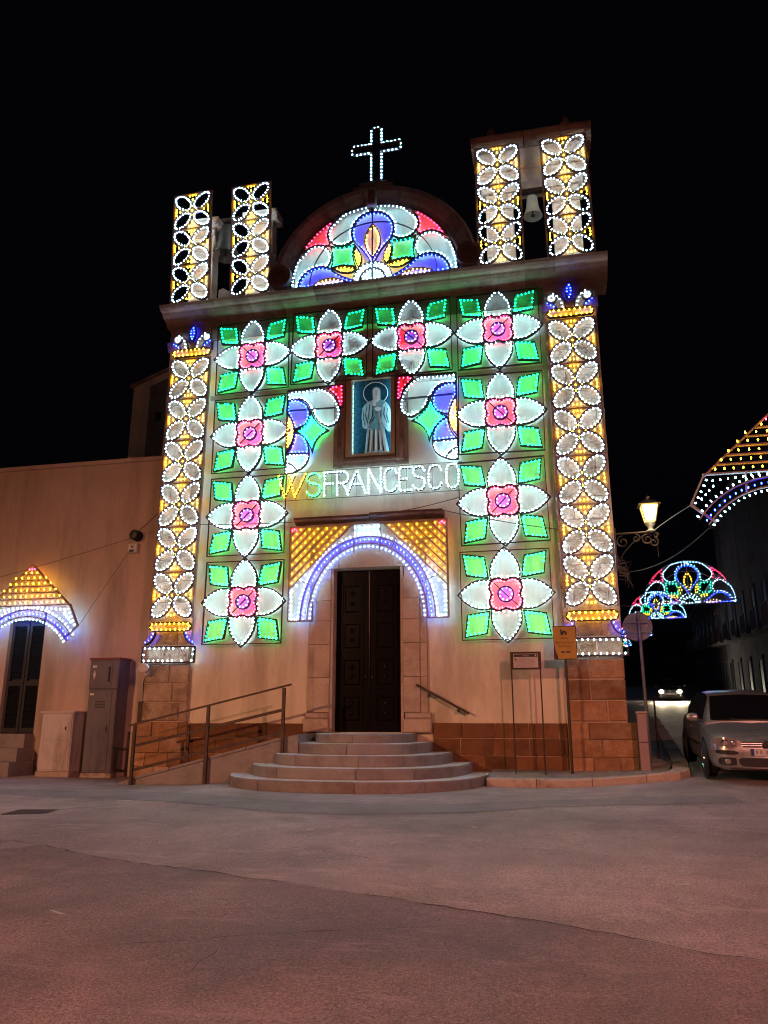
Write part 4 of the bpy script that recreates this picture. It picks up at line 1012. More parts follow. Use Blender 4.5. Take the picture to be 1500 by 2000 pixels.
pb = copy_tree(pa); pb.location = (7.84, -3.0, 4.40); pb.scale = (1, 1, 1)
tag(pb, 'pointed light panel hung over the street on the right', 'light panel', 'pointed arch light panels')

# ---- cross
cr = thing('light_cross', 'latin cross outlined in white bulbs on top of the gable', 'cross', (.13, -.05, 14.50))
hw, zb, zt_, za, al = .105, 0., 1.70, 1.10, .62
out = [(-hw, zb), (-hw, za - hw), (-al, za - hw), (-al, za + hw), (-hw, za + hw), (-hw, zt_), (hw, zt_), (hw, za + hw), (al, za + hw), (al, za - hw), (hw, za - hw), (hw, zb)]
cm = ribbon(MB(), out, False, .03, -.04, .04).build('cross_frame', 'strip', cr)
MB().box(-.02, .0, -.05, .02, .03, .2).build('cross_foot', 'iron', cr)
m = MB(); bulbs_line(m, out, .105, side=1, off_=.015, ends=False); lights(cm, m, 'white')

# ================================================================== LEFT HOUSE
lh = thing('low_house', 'low pinkish plastered house adjoining the church on the left', 'house', (-10, .6, 0))
def lb(x0, y0, z0, x1, y1, z1, m=None): return (m or MB()).box(x0 + 10, y0 - .6, z0, x1 + 10, y1 - .6, z1)
HX0, HX1 = -9.62, -8.60
m = lb(-24, .6, -.4, HX0, 7, 7.62); lb(HX1, .6, -.4, -5.21, 7, 7.62, m); lb(HX0, .6, -.4, HX1, 7, .80, m); lb(HX0, .6, 3.58, HX1, 7, 7.62, m)
m.build('wall', 'plaster_left', lh)
m = lb(-24, .50, 7.62, -5.21, 7.1, 7.72); m.build('roof_edge', 'plaster_left', lh)
dr = lb(HX0, .78, .80, HX1, .84, 3.58).build('door', 'shutter', lh)
for a, b in ((HX0 + .02, (HX0 + HX1) / 2 - .01), ((HX0 + HX1) / 2 + .01, HX1 - .02)):
    m = lb(a, .70, .82, a + .07, .78, 3.56); lb(b - .07, .70, .82, b, .78, 3.56, m)
    for z in (.82, 1.95, 3.44): lb(a + .07, .70, z, b - .07, .78, z + .12, m)
    m.build('shutter_frame', 'shutter', dr)
    z = .96; 
    while z < 3.42:
        if not 1.90 < z < 2.08:
            MB().add([(a + 10.07, .70 - .6, z), (b + 9.93, .70 - .6, z), (b + 9.93, .76 - .6, z + .055), (a + 10.07, .76 - .6, z + .055), (a + 10.07, .71 - .6, z - .006), (b + 9.93, .71 - .6, z - .006)], [(0, 1, 2, 3), (4, 5, 1, 0)]).build('slat', 'shutter', dr)
        z += .062
ds = thing('house_steps', 'three worn stone steps under the shuttered house door', 'steps', (-9.05, .3, 0))
for k, (z0, z1, y0) in enumerate(((-.4, .18, -.30), (.182, .48, .0), (.482, .80, .28))):
    MB().box(-.75, y0 - .3, z0, .56 - .05 * k, .29, z1).build('step', 'step', ds)
# alarm siren and vent on that wall
al = thing('alarm_box', 'white alarm box with red mark on the house wall', 'alarm', (-6.30, .60, 5.31))
MB().stone(-.13, -.12, .13, .12, 0, -.10, .02).build('casing', 'white_paint', al); MB().prism([(-.05, .06), (.05, .06), (0, -.01)], -.104, -.099).build('red_mark', 'cab_red', al); MB().box(-.07, -.105, -.1, .05, -.1, -.04).build('grille', 'black', al)
vt = thing('vent_cowl', 'round black vent cowl above the alarm box', 'vent', (-6.22, .60, 5.63))
MB().lathe([(.10, 0), (.10, -.10), (.13, -.12), (.13, -.2), (.1, -.24), (0, -.25)], (0, 0, 0), 16, 'y').build('cowl', 'black', vt, True); MB().lathe([(.14, 0), (.14, -.02), (.1, -.02)], (0, 0, 0), 16, 'y').build('flange', 'black', vt)
# tall building behind
tb = thing('tall_side_building', 'tall plain gabled building rising behind the low house', 'building', (-10, 8, 0))
MB().prism([(-1.32, 0), (5, 0), (5, 15.9), (-1.32, 13.45)], 0, 12).build('wall', 'plaster_left', tb)
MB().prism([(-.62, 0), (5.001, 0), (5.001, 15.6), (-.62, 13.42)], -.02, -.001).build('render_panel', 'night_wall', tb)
MB().prism([(-1.42, 13.42), (5.1, 15.92), (5.1, 16.02), (-1.42, 13.52)], -.1, 12.1).build('roof', 'dark_stone', tb)
MB().box(-.32, -.05, 11.95, -.06, -.021, 12.32).build('window', 'black', tb)

# cabinets
c1 = thing('small_cabinet', 'low pale utility cabinet beside the house steps', 'cabinet', (-7.55, .24, -.15))
MB().stone(-.43, .12, .40, 1.44, .34, -.22, .015).build('casing', 'cab_pale', c1); MB().box(-.45, -.24, .0, .42, .34, .119).build('plinth', 'kerb', c1)
MB().stone(-.40, .16, .37, .80, -.2, -.235, .006).build('door', 'cab_pale', c1); MB().stone(-.40, .82, .37, 1.40, -.2, -.236, .006).build('door', 'cab_pale', c1); MB().box(.22, -.25, 1.05, .25, -.237, 1.13).build('lock', 'black', c1); MB().box(-.47, -.26, 1.441, .44, .35, 1.475).build('lid', 'cab_pale', c1)
c2 = thing('tall_cabinet', 'tall dark grey utility cabinet with a red cap by the church', 'cabinet', (-6.50, .30, -.15))
MB().stone(-.37, .10, .37, 1.98, .28, -.20, .015).build('casing', 'cab_dark', c2); MB().box(-.39, -.21, .0, .39, .29, .099).build('plinth', 'kerb', c2)
MB().stone(-.38, 1.985, .38, 2.66, .28, -.215, .015).build('upper_box', 'cab_dark', c2); MB().stone(-.34, .16, .25, 1.94, -.19, -.217, .008).build('door', 'cab_dark', c2); MB().stone(-.33, 2.03, .22, 2.60, -.21, -.231, .008).build('door', 'cab_dark', c2)
MB().box(-.40, -.236, 2.661, .40, .29, 2.71).build('cap', 'cab_red', c2)
MB().box(-.30, -.237, 2.48, -.19, -.232, 2.53).build('sticker', 'white_paint', c2); MB().box(-.32, -.223, 1.84, -.21, -.218, 1.885).build('sticker', 'white_paint', c2)
MB().prism([(-.28, 2.31), (-.24, 2.20), (-.20, 2.31), (-.24, 2.42)], -.237, -.2315).build('warning_mark', 'cab_pale', c2); MB().box(.13, -.26, 2.15, .17, -.232, 2.5).build('handle', 'black', c2)
for k in range(5): MB().box(-.16, -.222, 1.55 + k * .035, .10, -.2175, 1.567 + k * .035).build('vent_slot', 'black', c2)
MB().tube([(.20, -.23, 1.0), (.20, -.25, 1.02), (.20, -.25, 1.12), (.20, -.23, 1.14)], .009, 6).build('handle', 'black', c2)
jb = thing('meter_box', 'small dark meter box and pipe beside the left pilaster', 'meter box', (-5.62, .6, 1.0))
MB().stone(-.14, -.05, .16, .55, 0, -.16, .015).build('casing', 'iron', jb); MB().tube([(0, -.05, .55), (0, -.05, 1.25), (.05, -.05, 1.5), (.05, -.05, 2.1)], .025, 8).build('pipe', 'iron', jb); MB().tube([(-.08, -.04, .55), (-.10, -.04, 1.0), (-.02, -.04, 1.3)], .012, 6).build('wire', 'cable', jb)
fl = thing('floodlight', 'small white floodlight fixed to the left pilaster', 'floodlight', (-5.22, -.16, 2.28))
MB().lathe([(.05, -.02), (.09, -.1), (.11, -.24), (.10, -.25), (0, -.2)], (0, 0, 0), 14, 'y').build('reflector', 'white_paint', fl, True); MB().box(-.03, -.1, -.16, .03, .04, -.05).build('bracket', 'white_paint', fl)

# ================================================================== SIGNS
nb = thing('notice_board', 'framed notice on two thin posts in front of the church wall', 'notice board', (3.38, -.62, .1))
for x_ in (-.29, .28): MB().tube([(x_, 0, 0), (x_, 0, 2.36)], .014, 8).build('post', 'iron', nb)
MB().stone(-.305, 2.02, .305, 2.37, .04, -.03, .006).build('board', 'iron', nb)
MB().box(-.245, -.036, 2.055, .245, -.031, 2.33).build('sheet', 'paper', nb); MB().box(-.235, -.040, 2.265, .235, -.037, 2.32).build('header', 'ink', nb)
text('CHIESA', .04, 'paper', nb, (0, -.042, 2.292), ext=.0005); MB().box(.185, -.043, 2.275, .215, -.041, 2.31).build('emblem', 'paper', nb)
MB().prism([(-.215, 2.20), (-.175, 2.20), (-.215, 2.25)], -.039, -.0365).build('emblem', 'ink', nb)
m = MB()
for k in range(9): m.box(-.21 if k else -.15, -.038, 2.235 - k * .0195, .20 - (.09 if k == 0 else rnd.uniform(0, .03)), -.0365, 2.243 - k * .0195)
m.build('print_line', 'print', nb)
ysn = thing('church_sign', 'yellow sign reading San Francesco di Paola on a post by the right pilaster', 'sign', (4.17, -.52, .1))
MB().tube([(0, .03, 0), (0, .03, 2.86)], .028, 10).build('post', 'iron', ysn)
MB().box(-.225, -.018, 2.21, .235, .0, 2.88).build('back_plate', 'iron', ysn)
MB().prism([(-.212, 2.865), (.205, 2.865), (.22, 2.85), (.22, 2.225), (-.14, 2.225), (-.15, 2.28), (-.18, 2.36), (-.20, 2.45), (-.215, 2.6), (-.22, 2.85)], -.026, -.0185).build('face', 'sign_yellow', ysn)
m = MB().box(-.075, -.030, 2.70, -.05, -.0265, 2.82); m.prism([(-.049, 2.70), (-.012, 2.70), (-.012, 2.735), (0, 2.75), (.012, 2.735), (.012, 2.70), (.05, 2.70), (.05, 2.745), (.03, 2.775), (-.01, 2.787), (-.049, 2.77)], -.030, -.0265); m.build('church_emblem', 'ink', ysn)
text('Chiesa', .052, 'ink', ysn, (0, -.028, 2.635), ext=.0008); text('San Francesco', .062, 'ink', ysn, (.0, -.028, 2.55), ext=.0008); text('Di Paola', .066, 'ink', ysn, (0, -.028, 2.475), ext=.0008)
MB().box(-.08, -.029, 2.345, -.01, -.0265, 2.375).box(.02, -.029, 2.345, .10, -.0265, 2.375).build('print_line', 'ink', ysn)
bp = thing('corner_post', 'square pinkish post with pale cap at the church corner', 'post', (5.54, -.52, .1))
MB().stone(-.085, .0, .085, 1.16, .17, .0, .012).build('shaft', 'post_pink', bp); MB().stone(-.10, 1.161, .10, 1.20, .19, -.02, .008).build('cap', 'kerb', bp); MB().box(-.083, -.006, .62, .083, .0, .635).build('band', 'iron', bp)
rs = thing('round_sign', 'back of a round traffic sign on a grey pole', 'traffic sign', (5.72, .35, .1))
MB().tube([(0, 0, 0), (0, 0, 3.25)], .035, 10).build('pole', 'sign_back', rs)
MB().lathe([(0, .06), (.29, .06), (.30, .055), (.30, .04), (0, .04)], (-.03, 0, 2.93), 32, 'y').build('disc', 'sign_back', rs); MB().box(.06, .033, 2.93, .18, .0395, 2.98).build('maker_plate', 'kerb', rs)
MB().box(-.25, -.02, 3.0, .2, .039, 3.03).box(-.25, -.02, 2.80, .2, .039, 2.83).build('clamp', 'sign_back', rs)
pl = thing('thin_pole', 'thin dark pole at the pavement edge behind the corner post', 'pole', (5.98, 1.2, .15))
MB().tube([(0, 0, 0), (0, 0, 1.5)], .02, 8).build('shaft', 'iron', pl); MB().lathe([(.06, 0), (.06, .03), (.03, .06)], (0, 0, 0), 10).build('foot', 'iron', pl)

# ================================================================== STREET LAMP on the corner
lp = thing('wall_lantern', 'lit yellow lantern on an iron bracket at the church corner', 'street lamp', (5.33, -.42, 4.86))
m = MB().tube([(0, 0, 0), (.78, 0, .02)], .022, 8); m.box(-.04, -.05, -.75, .0, .05, .12); m.build('bracket_arm', 'iron', lp)
def spiral(cx, cz, r0, turns, a0, s_=1, n=26): return [(cx + s_ * r0 * (1 - .75 * k / n) * math.cos(a0 + 2 * PI * turns * k / n), 0, cz + r0 * (1 - .75 * k / n) * math.sin(a0 + 2 * PI * turns * k / n)) for k in range(n + 1)]
for q, r_ in ((spiral(.13, -.17, .13, 1.3, R(90)), .012), (spiral(.40, -.11, .09, 1.2, R(80), -1), .011), ([(.03, 0, -.62), (.12, 0, -.42), (.3, 0, -.22), (.55, 0, -.05)], .014), (spiral(.62, -.14, .12, 1.5, R(40)), .016), (spiral(.74, -.20, .10, 1.3, R(100), -1), .016), (spiral(.80, -.06, .06, 1.2, R(20)), .014)):
    MB().tube(q, r_, 6).build('scroll', 'iron', lp)
lx = .70
MB().lathe([(.03, .0), (.10, .02), (.05, .06), (.05, .10), (.11, .17), (.12, .20), (.02, .21)], (lx, 0, .01), 12).build('lantern_base', 'bronze', lp, True)
def frust(r0, r1, z0, z1, m): return m.add([(lx + a * r, b * r, z) for r, z in ((r0, z0), (r1, z1)) for a, b in ((-1, -1), (1, -1), (1, 1), (-1, 1))], [(0, 1, 5, 4), (1, 2, 6, 5), (2, 3, 7, 6), (3, 0, 4, 7), (0, 3, 2, 1), (4, 5, 6, 7)])
frust(.095, .16, .23, .56, MB()).build('lantern_glass', 'lantern_glow', lp)
m = MB()
for a, b in ((-1, -1), (1, -1), (1, 1), (-1, 1)): m.tube([(lx + a * .101, b * .101, .22), (lx + a * .167, b * .167, .57)], .011, 5)
m.build('lantern_frame', 'iron', lp)
frust(.22, .085, .572, .68, MB()).lathe([(.085, .68), (.04, .72), (.05, .76), (.0, .80)], (lx, 0, 0), 10).build('lantern_roof', 'iron', lp)
MB().tube([(.80, 0, -.2), (.81, 0, -.5)], .006, 5).build('chain', 'cable', lp)
ll = bpy.data.lights.new('lantern_light', 'POINT'); ll.energy = 45; ll.color = (1, .78, .42); ll.shadow_soft_size = .12
lo = link('lantern_light', ll, lp, (lx + .0, -.32, .42))

# ================================================================== CABLES
def cable(label, pts, sag, r=.008, mat='cable', n=14):
    q = []
    for a, b in zip(pts[:-1], pts[1:]):
        for k in range(n + 1):
            t = k / n; p = Vector(a).lerp(Vector(b), t); p.z -= sag * 4 * t * (1 - t); q.append(p)
    o = MB().tube(q, r, 5).build('cable', mat); tag(o, label, 'cable', 'cables'); return o
cable('dark cable sloping across the wall under the lettering to the door hood', [(2.10, -.24, 5.92), (-.02, -.40, 5.55)], .05, .009)
cable('dark cable from the door hood right end to the right pilaster', [(1.72, -.38, 5.60), (4.2, -.30, 5.05)], .03, .009)
cable('dark cable across the third flower panel on the left to the door hood', [(-4.1, -.26, 5.62), (-1.74, -.37, 5.52)], .02, .009)
cable('pale cable from the corner lantern up to the hanging street panel', [(6.03, -.42, 4.86), (6.50, -3.0, 4.78)], -.02, .007, 'cable_light')
cable('thin cable hanging in a curve from the corner to the street panel', [(5.36, -.3, 4.42), (5.55, -.5, 4.05), (6.75, -3.0, 4.40)], .18, .005, 'cable')
cable('thin cable rising across the house wall to the black vent cowl', [(-12, .45, 4.3), (-6.22, .45, 5.58)], .05, .006)
cable('thin cable from the pointed light panel up to the alarm box', [(-7.48, .34, 3.38), (-6.36, .50, 5.25)], .0, .005)
cable('thin cable from the black vent cowl to the left pilaster', [(-6.2, .42, 5.66), (-5.2, -.14, 6.1)], .03, .009)
cable('thin street cable beside the far light fans', [(5.4, .5, 3.5), (9.0, 20, 6.6)], .2, .01)
dn = tag(MB().build('dry_weed', 'leaf'), 'dry weed growing from the corner of the wall below the lantern', 'weed') if False else None
wd = thing('dry_weed', 'dry weed growing out of the church corner below the lantern', 'weed', (5.36, -.1, 4.30))
for k in range(26):
    a = rnd.uniform(0, 2 * PI); l_ = rnd.uniform(.1, .32); z_ = rnd.uniform(-.35, .1)
    p = [Vector((0, 0, z_)), Vector((.08 + .1 * rnd.random(), .1 * math.cos(a), z_ + rnd.uniform(-.12, .1))), Vector((.12 + .18 * rnd.random(), .18 * math.cos(a), z_ + rnd.uniform(-.3, .12)))]
    MB().tube(p, [.006, .005, .002], 4).build('stem', 'leaf', wd)

# ================================================================== SIDE STREET
def house(label, x0, y0, x1, y1, h, mat, side, doors):
    # facade along the street from (x0,y0) to (x1,y1); side=-1 faces -x, +1 faces +x
    t = thing('street_house', label, 'house', (x0, y0, 0), (0, 0, math.atan2(x0 - x1, y1 - y0)), 'houses along the side street')
    L = math.hypot(x1 - x0, y1 - y0); d = 7 * -side; zb = G(x0, y0) - .5
    m = MB(); m.box(min(0, d), 0, zb, max(0, d), L, h); m.build('wall', mat, t)
    s = side
    def bx(m, a, y0_, z0_, b, y1_, z1_): return m.box(min(a * s, b * s), y0_, z0_, max(a * s, b * s), y1_, z1_)
    bx(MB(), -.1, -.05, h, .28, L + .05, h + .18).build('cornice', mat, t); bx(MB(), -.02, .0, zb, .06, L, zb + 1.3).build('plinth', 'dark_stone', t)
    n = max(1, int(L / 3.2)); st_ = L / n
    for k in range(n):
        yc = st_ * (k + .5); g = zb + .5 + .05 * yc
        for fz, hh, w in ((g + .02, 2.5, 1.1), (g + 4.0, 2.3, 1.0)):
            if fz + hh > h - .3: continue
            f = bx(bx(bx(MB(), -.02, yc - w / 2 - .16, fz, .07, yc - w / 2, fz + hh), -.02, yc + w / 2, fz, .07, yc + w / 2 + .16, fz + hh), -.02, yc - w / 2 - .16, fz + hh, .1, yc + w / 2 + .16, fz + hh + .2).build('window' if fz > g + 1 else 'door', mat, t)
            for e in (0, 1):
                bx(MB(), .001, yc - w / 2 + e * (w / 2 + .005), fz, .03, yc - .005 + e * (w / 2 + .005), fz + hh).build('shutter', 'shutter', f)
            if fz > g + 1:
                b = bx(MB(), 0, yc - .9, fz - .2, .75, yc + .9, fz - .06).build('balcony', mat, t)
                m = MB(); bx(m, .70, yc - .88, fz + .9, .74, yc + .88, fz + .94)
                for i in range(13): bx(m, .71, yc - .86 + i * .1425, fz - .06, .73, yc - .84 + i * .1425, fz + .9)
                m.build('balustrade', 'iron', b)
    return t
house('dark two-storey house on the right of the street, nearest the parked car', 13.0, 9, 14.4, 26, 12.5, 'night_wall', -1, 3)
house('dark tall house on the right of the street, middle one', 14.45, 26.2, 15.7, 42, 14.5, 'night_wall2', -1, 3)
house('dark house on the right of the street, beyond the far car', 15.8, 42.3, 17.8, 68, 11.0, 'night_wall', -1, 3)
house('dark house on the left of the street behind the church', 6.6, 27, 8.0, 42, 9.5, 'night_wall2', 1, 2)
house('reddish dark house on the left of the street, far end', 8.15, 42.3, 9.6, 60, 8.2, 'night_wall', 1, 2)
eh = thing('end_house', 'dark house closing the far end of the side street', 'house', (12, 130, 4))
MB().box(-16, 0, 0, 16, 8, 12).build('wall', 'night_wall2', eh)
for k in range(5): MB().box(-9 + k * 4.5, -.06, 5, -7.8 + k * 4.5, -.001, 7.4).build('window', 'black', eh)

# ================================================================== CARS
def lerp_tab(tab, y):
    for a, b in zip(tab[:-1], tab[1:]):
        if a[0] <= y <= b[0]:
            f = (y - a[0]) / (b[0] - a[0]); return [p + (q - p) * f for p, q in zip(a[1:], b[1:])]
    return list(tab[-1][1:]) if y > tab[-1][0] else list(tab[0][1:])
#        y     w     zb    zs    zt
BODY = [(0.0, .56, .23, .58, .64), (.03, .66, .21, .62, .68), (.07, .745, .20, .655, .715), (.14, .81, .19, .69, .745), (.26, .85, .185, .735, .785), (.45, .872, .18, .775, .825), (.75, .88, .18, .82, .875), (1.10, .88, .18, .855, .935), (1.35, .88, .18, .875, .96), (2.0, .88, .18, .90, .96), (2.8, .88, .18, .92, .96), (3.6, .872, .19, .935, .96), (3.95, .845, .21, .94, .97), (4.12, .80, .25, .90, .96), (4.20, .70, .30, .84, .90)]
def car_section(w, zb, zs, zt):
    half = [(0, zb), (w * .80, zb), (w * .93, zb + .05), (w * .985, zb + .16), (w, zb + (zs - zb) * .55), (w * .99, zb + (zs - zb) * .80), (w * .955, zs), (w * .86, zs + (zt - zs) * .62), (w * .62, zs + (zt - zs) * .92), (w * .3, zt), (0, zt)]
    return half + [(-x_, z_) for x_, z_ in half[-2:0:-1]]
def loft(m, secs, cap=True):
    n = len(secs[0]); m.add([p for s_ in secs for p in s_], [(n * i + j, n * i + (j + 1) % n, n * i + n + (j + 1) % n, n * i + n + j) for i in range(len(secs) - 1) for j in range(n)] + ([tuple(range(n)), tuple(range(len(secs) * n - 1, (len(secs) - 1) * n - 1, -1))] if cap else []))
    return m
def yfront(x):   # where the nose of the body lies at a given half width
    x = abs(x); tab = [(b[1], b[0]) for b in BODY[:8]]
    if x <= tab[0][0]: return 0.
    for a, b in zip(tab[:-1], tab[1:]):
        if a[0] <= x <= b[0]: return a[1] + (b[1] - a[1]) * (x - a[0]) / (b[0] - a[0])
    return .75
def nose(m, xs_, top, bot, off_=.012, slope=.18):
    # patch lying on the nose: columns at xs_ with top and bottom heights
    vs_ = []
    for x_, t_, b_ in zip(xs_, top, bot):
        for z_ in (t_, (t_ + b_) / 2, b_):
            y_ = yfront(x_ / (.985)) + slope * max(0, z_ - .5) * 1.0 - off_
            vs_.append((x_, y_, z_))
    n = len(xs_)
    fs = [(3 * i + j, 3 * i + j + 1, 3 * i + j + 4, 3 * i + j + 3) for i in range(n - 1) for j in range(2)]
    m.add(vs_, fs)
    back = [(v[0], v[1] + .05, v[2]) for v in vs_]; o = len(m.v); m.add(back, [])
    a = o - len(vs_)
    ring_ = [3 * i for i in range(n)] + [3 * (n - 1) + 1, 3 * (n - 1) + 2] + [3 * i + 2 for i in range(n - 2, -1, -1)] + [1]
    for i in range(len(ring_)):
        p, q = ring_[i], ring_[(i + 1) % len(ring_)]; m.f.append((a + p, a + q, o + q, o + p))
    return m
def make_car(label, loc, rotz, paint, lit):
    t = thing('parked_car' if not lit else 'driving_car', label, 'car', loc, (R(2.6), 0, rotz))
    ys_ = sorted(set([b[0] for b in BODY] + [.10, .2, .35, .6, .9, 1.6, 2.4, 3.2]))
    secs = []
    for y_ in ys_:
        w, zb, zs, zt = lerp_tab(BODY, y_)
        # the nose leans back: upper points of the front sections sit further back
        k = max(0, .5 - y_) / .5
        secs.append([(x_, y_ + .18 * max(0, z_ - .5) * k, z_) for x_, z_ in car_section(w, zb, zs, zt)])
    body = loft(MB(), secs).build('body', paint, t, True)
    GH = [(1.12, .74, .945), (1.45, .69, 1.17), (1.80, .605, 1.395), (2.05, .585, 1.445), (2.6, .575, 1.475), (3.2, .565, 1.455), (3.6, .57, 1.37), (3.95, .64, 1.08), (4.06, .68, .96)]
    secs = []
    for y_, w, zt in GH:
        wb = .80; zb = .90
        secs.append([(-wb, y_, zb), (-(w + (wb - w) * .45), y_, zb + (zt - zb) * .55), (-w, y_, zt - .05 * min(1, (zt - .9) * 3)), (-w * .82, y_, zt - .008), (0, y_, zt + .012), (w * .82, y_, zt - .008), (w, y_, zt - .05 * min(1, (zt - .9) * 3)), (w + (wb - w) * .45, y_, zb + (zt - zb) * .55), (wb, y_, zb)])
    loft(MB(), secs).build('roof', paint, t, True)
    # glass
    ws = MB(); vs_ = []
    for k in range(5):
        f = k / 4; y_ = 1.13 + (1.745 - 1.13) * f; z_ = .965 + (1.385 - .965) * f; w = .715 - .105 * f
        for j in range(7):
            u = -1 + 2 * j / 6; vs_.append((u * (w - .03), y_ - .028 + .05 * u * u * (1 - f), z_ + .022 - .03 * u * u))
    ws.add(vs_, [(7 * k + j, 7 * k + j + 1, 7 * k + j + 8, 7 * k + j + 7) for k in range(4) for j in range(6)]); ws.build('windscreen', 'car_glass', t, True)
    for s_ in (-1, 1):
        q = [(1.42, .95), (1.86, 1.36), (2.15, 1.415), (2.50, 1.43), (2.50, .955)]; q2 = [(2.56, .955), (2.56, 1.43), (3.1, 1.42), (3.5, 1.33), (3.72, 1.12), (3.5, .97)]
        for qq in (q, q2):
            xo = lambda z_: .808 - (z_ - .9) * .37
            MB().add([(s_ * xo(z_), y_, z_) for y_, z_ in qq] + [(s_ * (xo(z_) - .03), y_, z_) for y_, z_ in qq], [tuple(range(len(qq)))] + [(i, (i + 1) % len(qq), (i + 1) % len(qq) + len(qq), i + len(qq)) for i in range(len(qq))]).build('side_window', 'car_glass', t)
        # mirror
        mm = MB().lathe([(0, -.11), (.045, -.095), (.075, -.04), (.082, .03), (.07, .09), (0, .11)], (s_ * .965, 1.42, 1.0), 12, 'x'); mm.v = [(x_, 1.42 + (y_ - 1.42) * .8, z_) for x_, y_, z_ in mm.v]
        mo = mm.build('mirror', paint, t, True); MB().bar((s_ * .80, 1.42, .95), (s_ * .90, 1.42, .97), .06, .04).build('mirror_arm', 'car_black', mo)
        # headlight, indicator lens shape swept into the wing
        xs_ = [s_ * v for v in (.40, .47, .55, .64, .72, .78, .82)]
        hl = nose(MB(), xs_, [.665, .695, .712, .722, .722, .715, .70], [.62, .585, .565, .56, .57, .59, .64], .016).build('headlight', 'lamp_glass', t, True)
        for cx_l, r_ in ((.52, .045), (.65, .06)):
            MB().lathe([(0, -.03), (r_ * .7, -.03), (r_, -.012), (r_, .02)], (s_ * cx_l, yfront(cx_l) + .01, .64), 14, 'y').build('lamp_unit', 'head_glow' if lit else 'chrome', hl, True)
        if lit:
            sd = bpy.data.lights.new('beam', 'SPOT'); sd.energy = 4000; sd.spot_size = R(34); sd.spot_blend = .7; sd.color = (1, .82, .5); sd.shadow_soft_size = .06
            so = link('beam', sd, hl, (s_ * .6, -.25, .64)); so.rotation_euler = (R(73), 0, R(180))
            MB().lathe([(0, -.06), (.085, -.06), (.12, -.03), (.12, .02)], (s_ * .60, yfront(.6) - .0, .64), 16, 'y').build('lamp_unit', 'head_glow', hl, True)
        nose(MB(), [s_ * v for v in (.46, .55, .65, .74, .80)], [.50, .515, .52, .52, .515], [.465, .455, .452, .455, .47], .018, 0).build('bumper_strip', 'car_black', t)
        nose(MB(), [s_ * v for v in (.50, .58, .66, .73, .765)], [.40, .405, .405, .40, .375], [.285, .275, .275, .285, .31], .012, 0).build('fog_light_recess', 'car_black', t)
        MB().lathe([(0, -.02), (.04, -.018), (.05, 0)], (s_ * .63, yfront(.63) - .005, .34), 12, 'y').build('fog_light', 'lamp_glass', t)
        for yw in (.83, 3.41):
            wh = MB().lathe([(.17, -.10), (.29, -.115), (.318, -.09), (.318, .06), (.30, .09), (.2, .09)], (s_ * .80, yw, .318), 26, 'x').build('wheel', 'rubber', t, True)
            rm = MB().lathe([(0, .115 * s_), (.05, .115 * s_), (.06, .09 * s_), (.18, .085 * s_), (.2, .11 * s_), (.205, .06 * s_)], (s_ * .80, yw, .318), 20, 'x')
            for k in range(5):
                a = 2 * PI * k / 5; rm.bar((s_ * .89, yw + .05 * math.cos(a), .318 + .05 * math.sin(a)), (s_ * .89, yw + .19 * math.cos(a), .318 + .19 * math.sin(a)), .03, .045)
            rm.build('rim', 'chrome', wh)
            MB().lathe([(.33, .001), (.375, .001), (.375, .02), (.33, .02)], (s_ * .872 if s_ > 0 else -.892, yw, .318), 26, 'x').build('wheel_arch', 'car_black', t)
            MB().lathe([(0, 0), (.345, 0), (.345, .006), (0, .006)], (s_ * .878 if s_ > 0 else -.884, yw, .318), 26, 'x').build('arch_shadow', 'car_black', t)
        for y_ in (1.30, 2.52, 3.3): MB().box(min(s_ * .872, s_ * .8835), y_, .28, max(s_ * .872, s_ * .8835), y_ + .008, .90).build('door_gap', 'car_black', t)
        MB().bar((s_ * .892, 2.25, .80), (s_ * .892, 2.43, .80), .025, .03).build('door_handle', paint, t); MB().box(min(s_ * .875, s_ * .893), 1.3, .50, max(s_ * .875, s_ * .893), 3.0, .545).build('side_strip', 'car_black', t)
    # grille, badge, plate, lower intake, bonnet edge
    xs_ = [-.40, -.3, -.15, 0, .15, .3, .40]
    for z_, d_ in ((.652, 0), (.618, .02), (.583, .07)):
        xx_ = [v * (1 - d_) for v in xs_]; nose(MB(), xx_, [z_ + .012] * 7, [z_ - .012] * 7, .008).build('grille_slot', 'car_black', t)
    for z_ in (.635, .60): nose(MB(), xs_, [z_ + .005] * 7, [z_ - .005] * 7, .016).build('grille_bar', 'chrome', t)
    bd = MB().lathe([(0, -.022), (.058, -.02), (.064, -.012)], (0, .012, .615), 22, 'y').build('badge', 'car_black', t); MB().lathe([(.062, -.02), (.074, -.024), (.078, -.008)], (0, .012, .615), 22, 'y').build('badge_ring', 'chrome', bd)
    MB().box(-.26, -.022, .44, .26, -.012, .55).build('number_plate', 'plate', t); MB().box(-.259, -.026, .442, -.215, -.0225, .548).build('plate_band', 'plate_blue', t)
    m = MB()
    for k in range(6): m.box(-.19 + k * .065 + (.03 if k > 1 else 0), -.0245, .465, -.155 + k * .065 + (.03 if k > 1 else 0), -.0225, .525)
    tag(m.build('plate_mark', 'print', t), kind='stuff')
    nose(MB(), [-.46, -.4, -.2, 0, .2, .4, .46], [.385, .40, .40, .40, .40, .40, .385], [.31, .265, .255, .255, .255, .265, .31], .012, 0).build('lower_intake', 'car_black', t)
    nose(MB(), [-.60, -.4, -.2, 0, .2, .4, .60], [.232] * 7, [.222] * 7, .03, 0).build('front_lip', 'car_black', t)
    MB().box(-.70, .5, .12, .70, 3.9, .20).build('underbody', 'car_black', t)
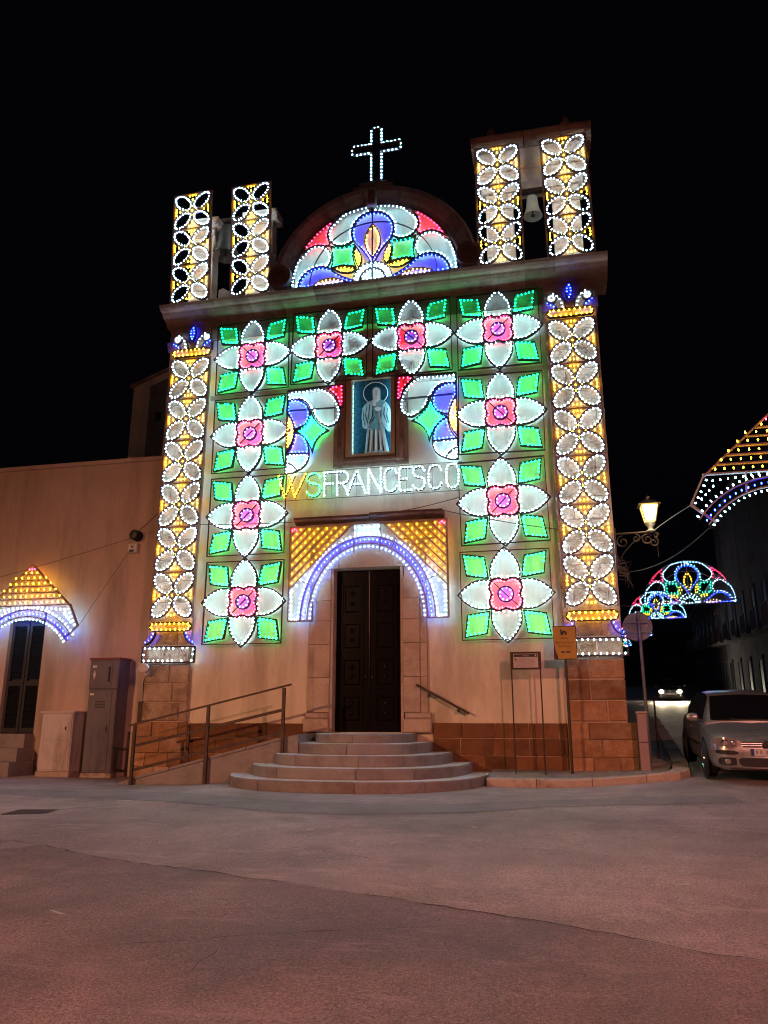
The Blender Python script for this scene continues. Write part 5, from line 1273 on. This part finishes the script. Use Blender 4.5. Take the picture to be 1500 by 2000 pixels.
    for s_ in (-1, 1): MB().tube([(s_ * .2, 1.06, .975), (s_ * .1 - .3, 1.16, .99)], .008, 5).build('wiper', 'car_black', t)
    return t
car = make_car('silver hatchback parked at the kerb on the right, facing the square', (7.36, -2.05, .13), R(-1.5), 'car_paint', False)
# things seen through its windscreen
sn = thing('windscreen_sticker', 'pale green paper lying behind the windscreen of the parked hatchback', 'paper', (6.98, -.56, 1.30))
MB().add([(-.13, 0, -.06), (.13, .0, -.05), (.14, .02, .05), (-.10, .02, .04)], [(0, 1, 2, 3)]).add([(-.13, .004, -.06), (.13, .004, -.05), (.14, .024, .05), (-.10, .024, .04)], [(3, 2, 1, 0)]).build('sheet', 'paper', sn)
far = make_car('dark car driving up the side street with both headlights on', (11.55, 41, G(11.5, 41) + .0), R(-8), 'car_black', True)

# ================================================================== street lamps of the square, behind the photographer
def square_lamp(label, x, y, h, power, aim, col_):
    z0 = G(x, y) - .05; t = thing('square_street_lamp', label, 'street lamp', (x, y, z0), (0, 0, aim), 'sodium lamps of the square')
    MB().lathe([(.14, 0), (.14, .5), (.09, .6), (.06, h), (.0, h + .02)], (0, 0, 0), 12).build('post', 'iron', t, True)
    MB().tube([(0, 0, h - .1), (0, .5, h + .12), (0, 1.0, h + .16)], .035, 8).build('arm', 'iron', t)
    MB().box(-.13, .85, h + .10, .13, 1.5, h + .26).build('lamp_head', 'iron', t); MB().box(-.10, .95, h + .05, .10, 1.45, h + .098).build('lens', 'sodium', t)
    ld = bpy.data.lights.new('sodium_light', 'SPOT'); ld.energy = power; ld.color = col_; ld.shadow_soft_size = .18
    ld.spot_size = R(142.6); ld.spot_blend = .62
    so = link('sodium_light', ld, t, (0, 1.2, h - .1)); so.rotation_euler = (R(27), 0, 0)
square_lamp('reddish street lamp on the right behind the photographer', 12.2, -22.5, 8.0, LAMP_POWER * .60, R(20), (1.0, .34, .26))
square_lamp('orange street lamp on the left behind the photographer', -14.5, -26, 8.6, LAMP_POWER * 1.05, R(-35), LAMP_COL)
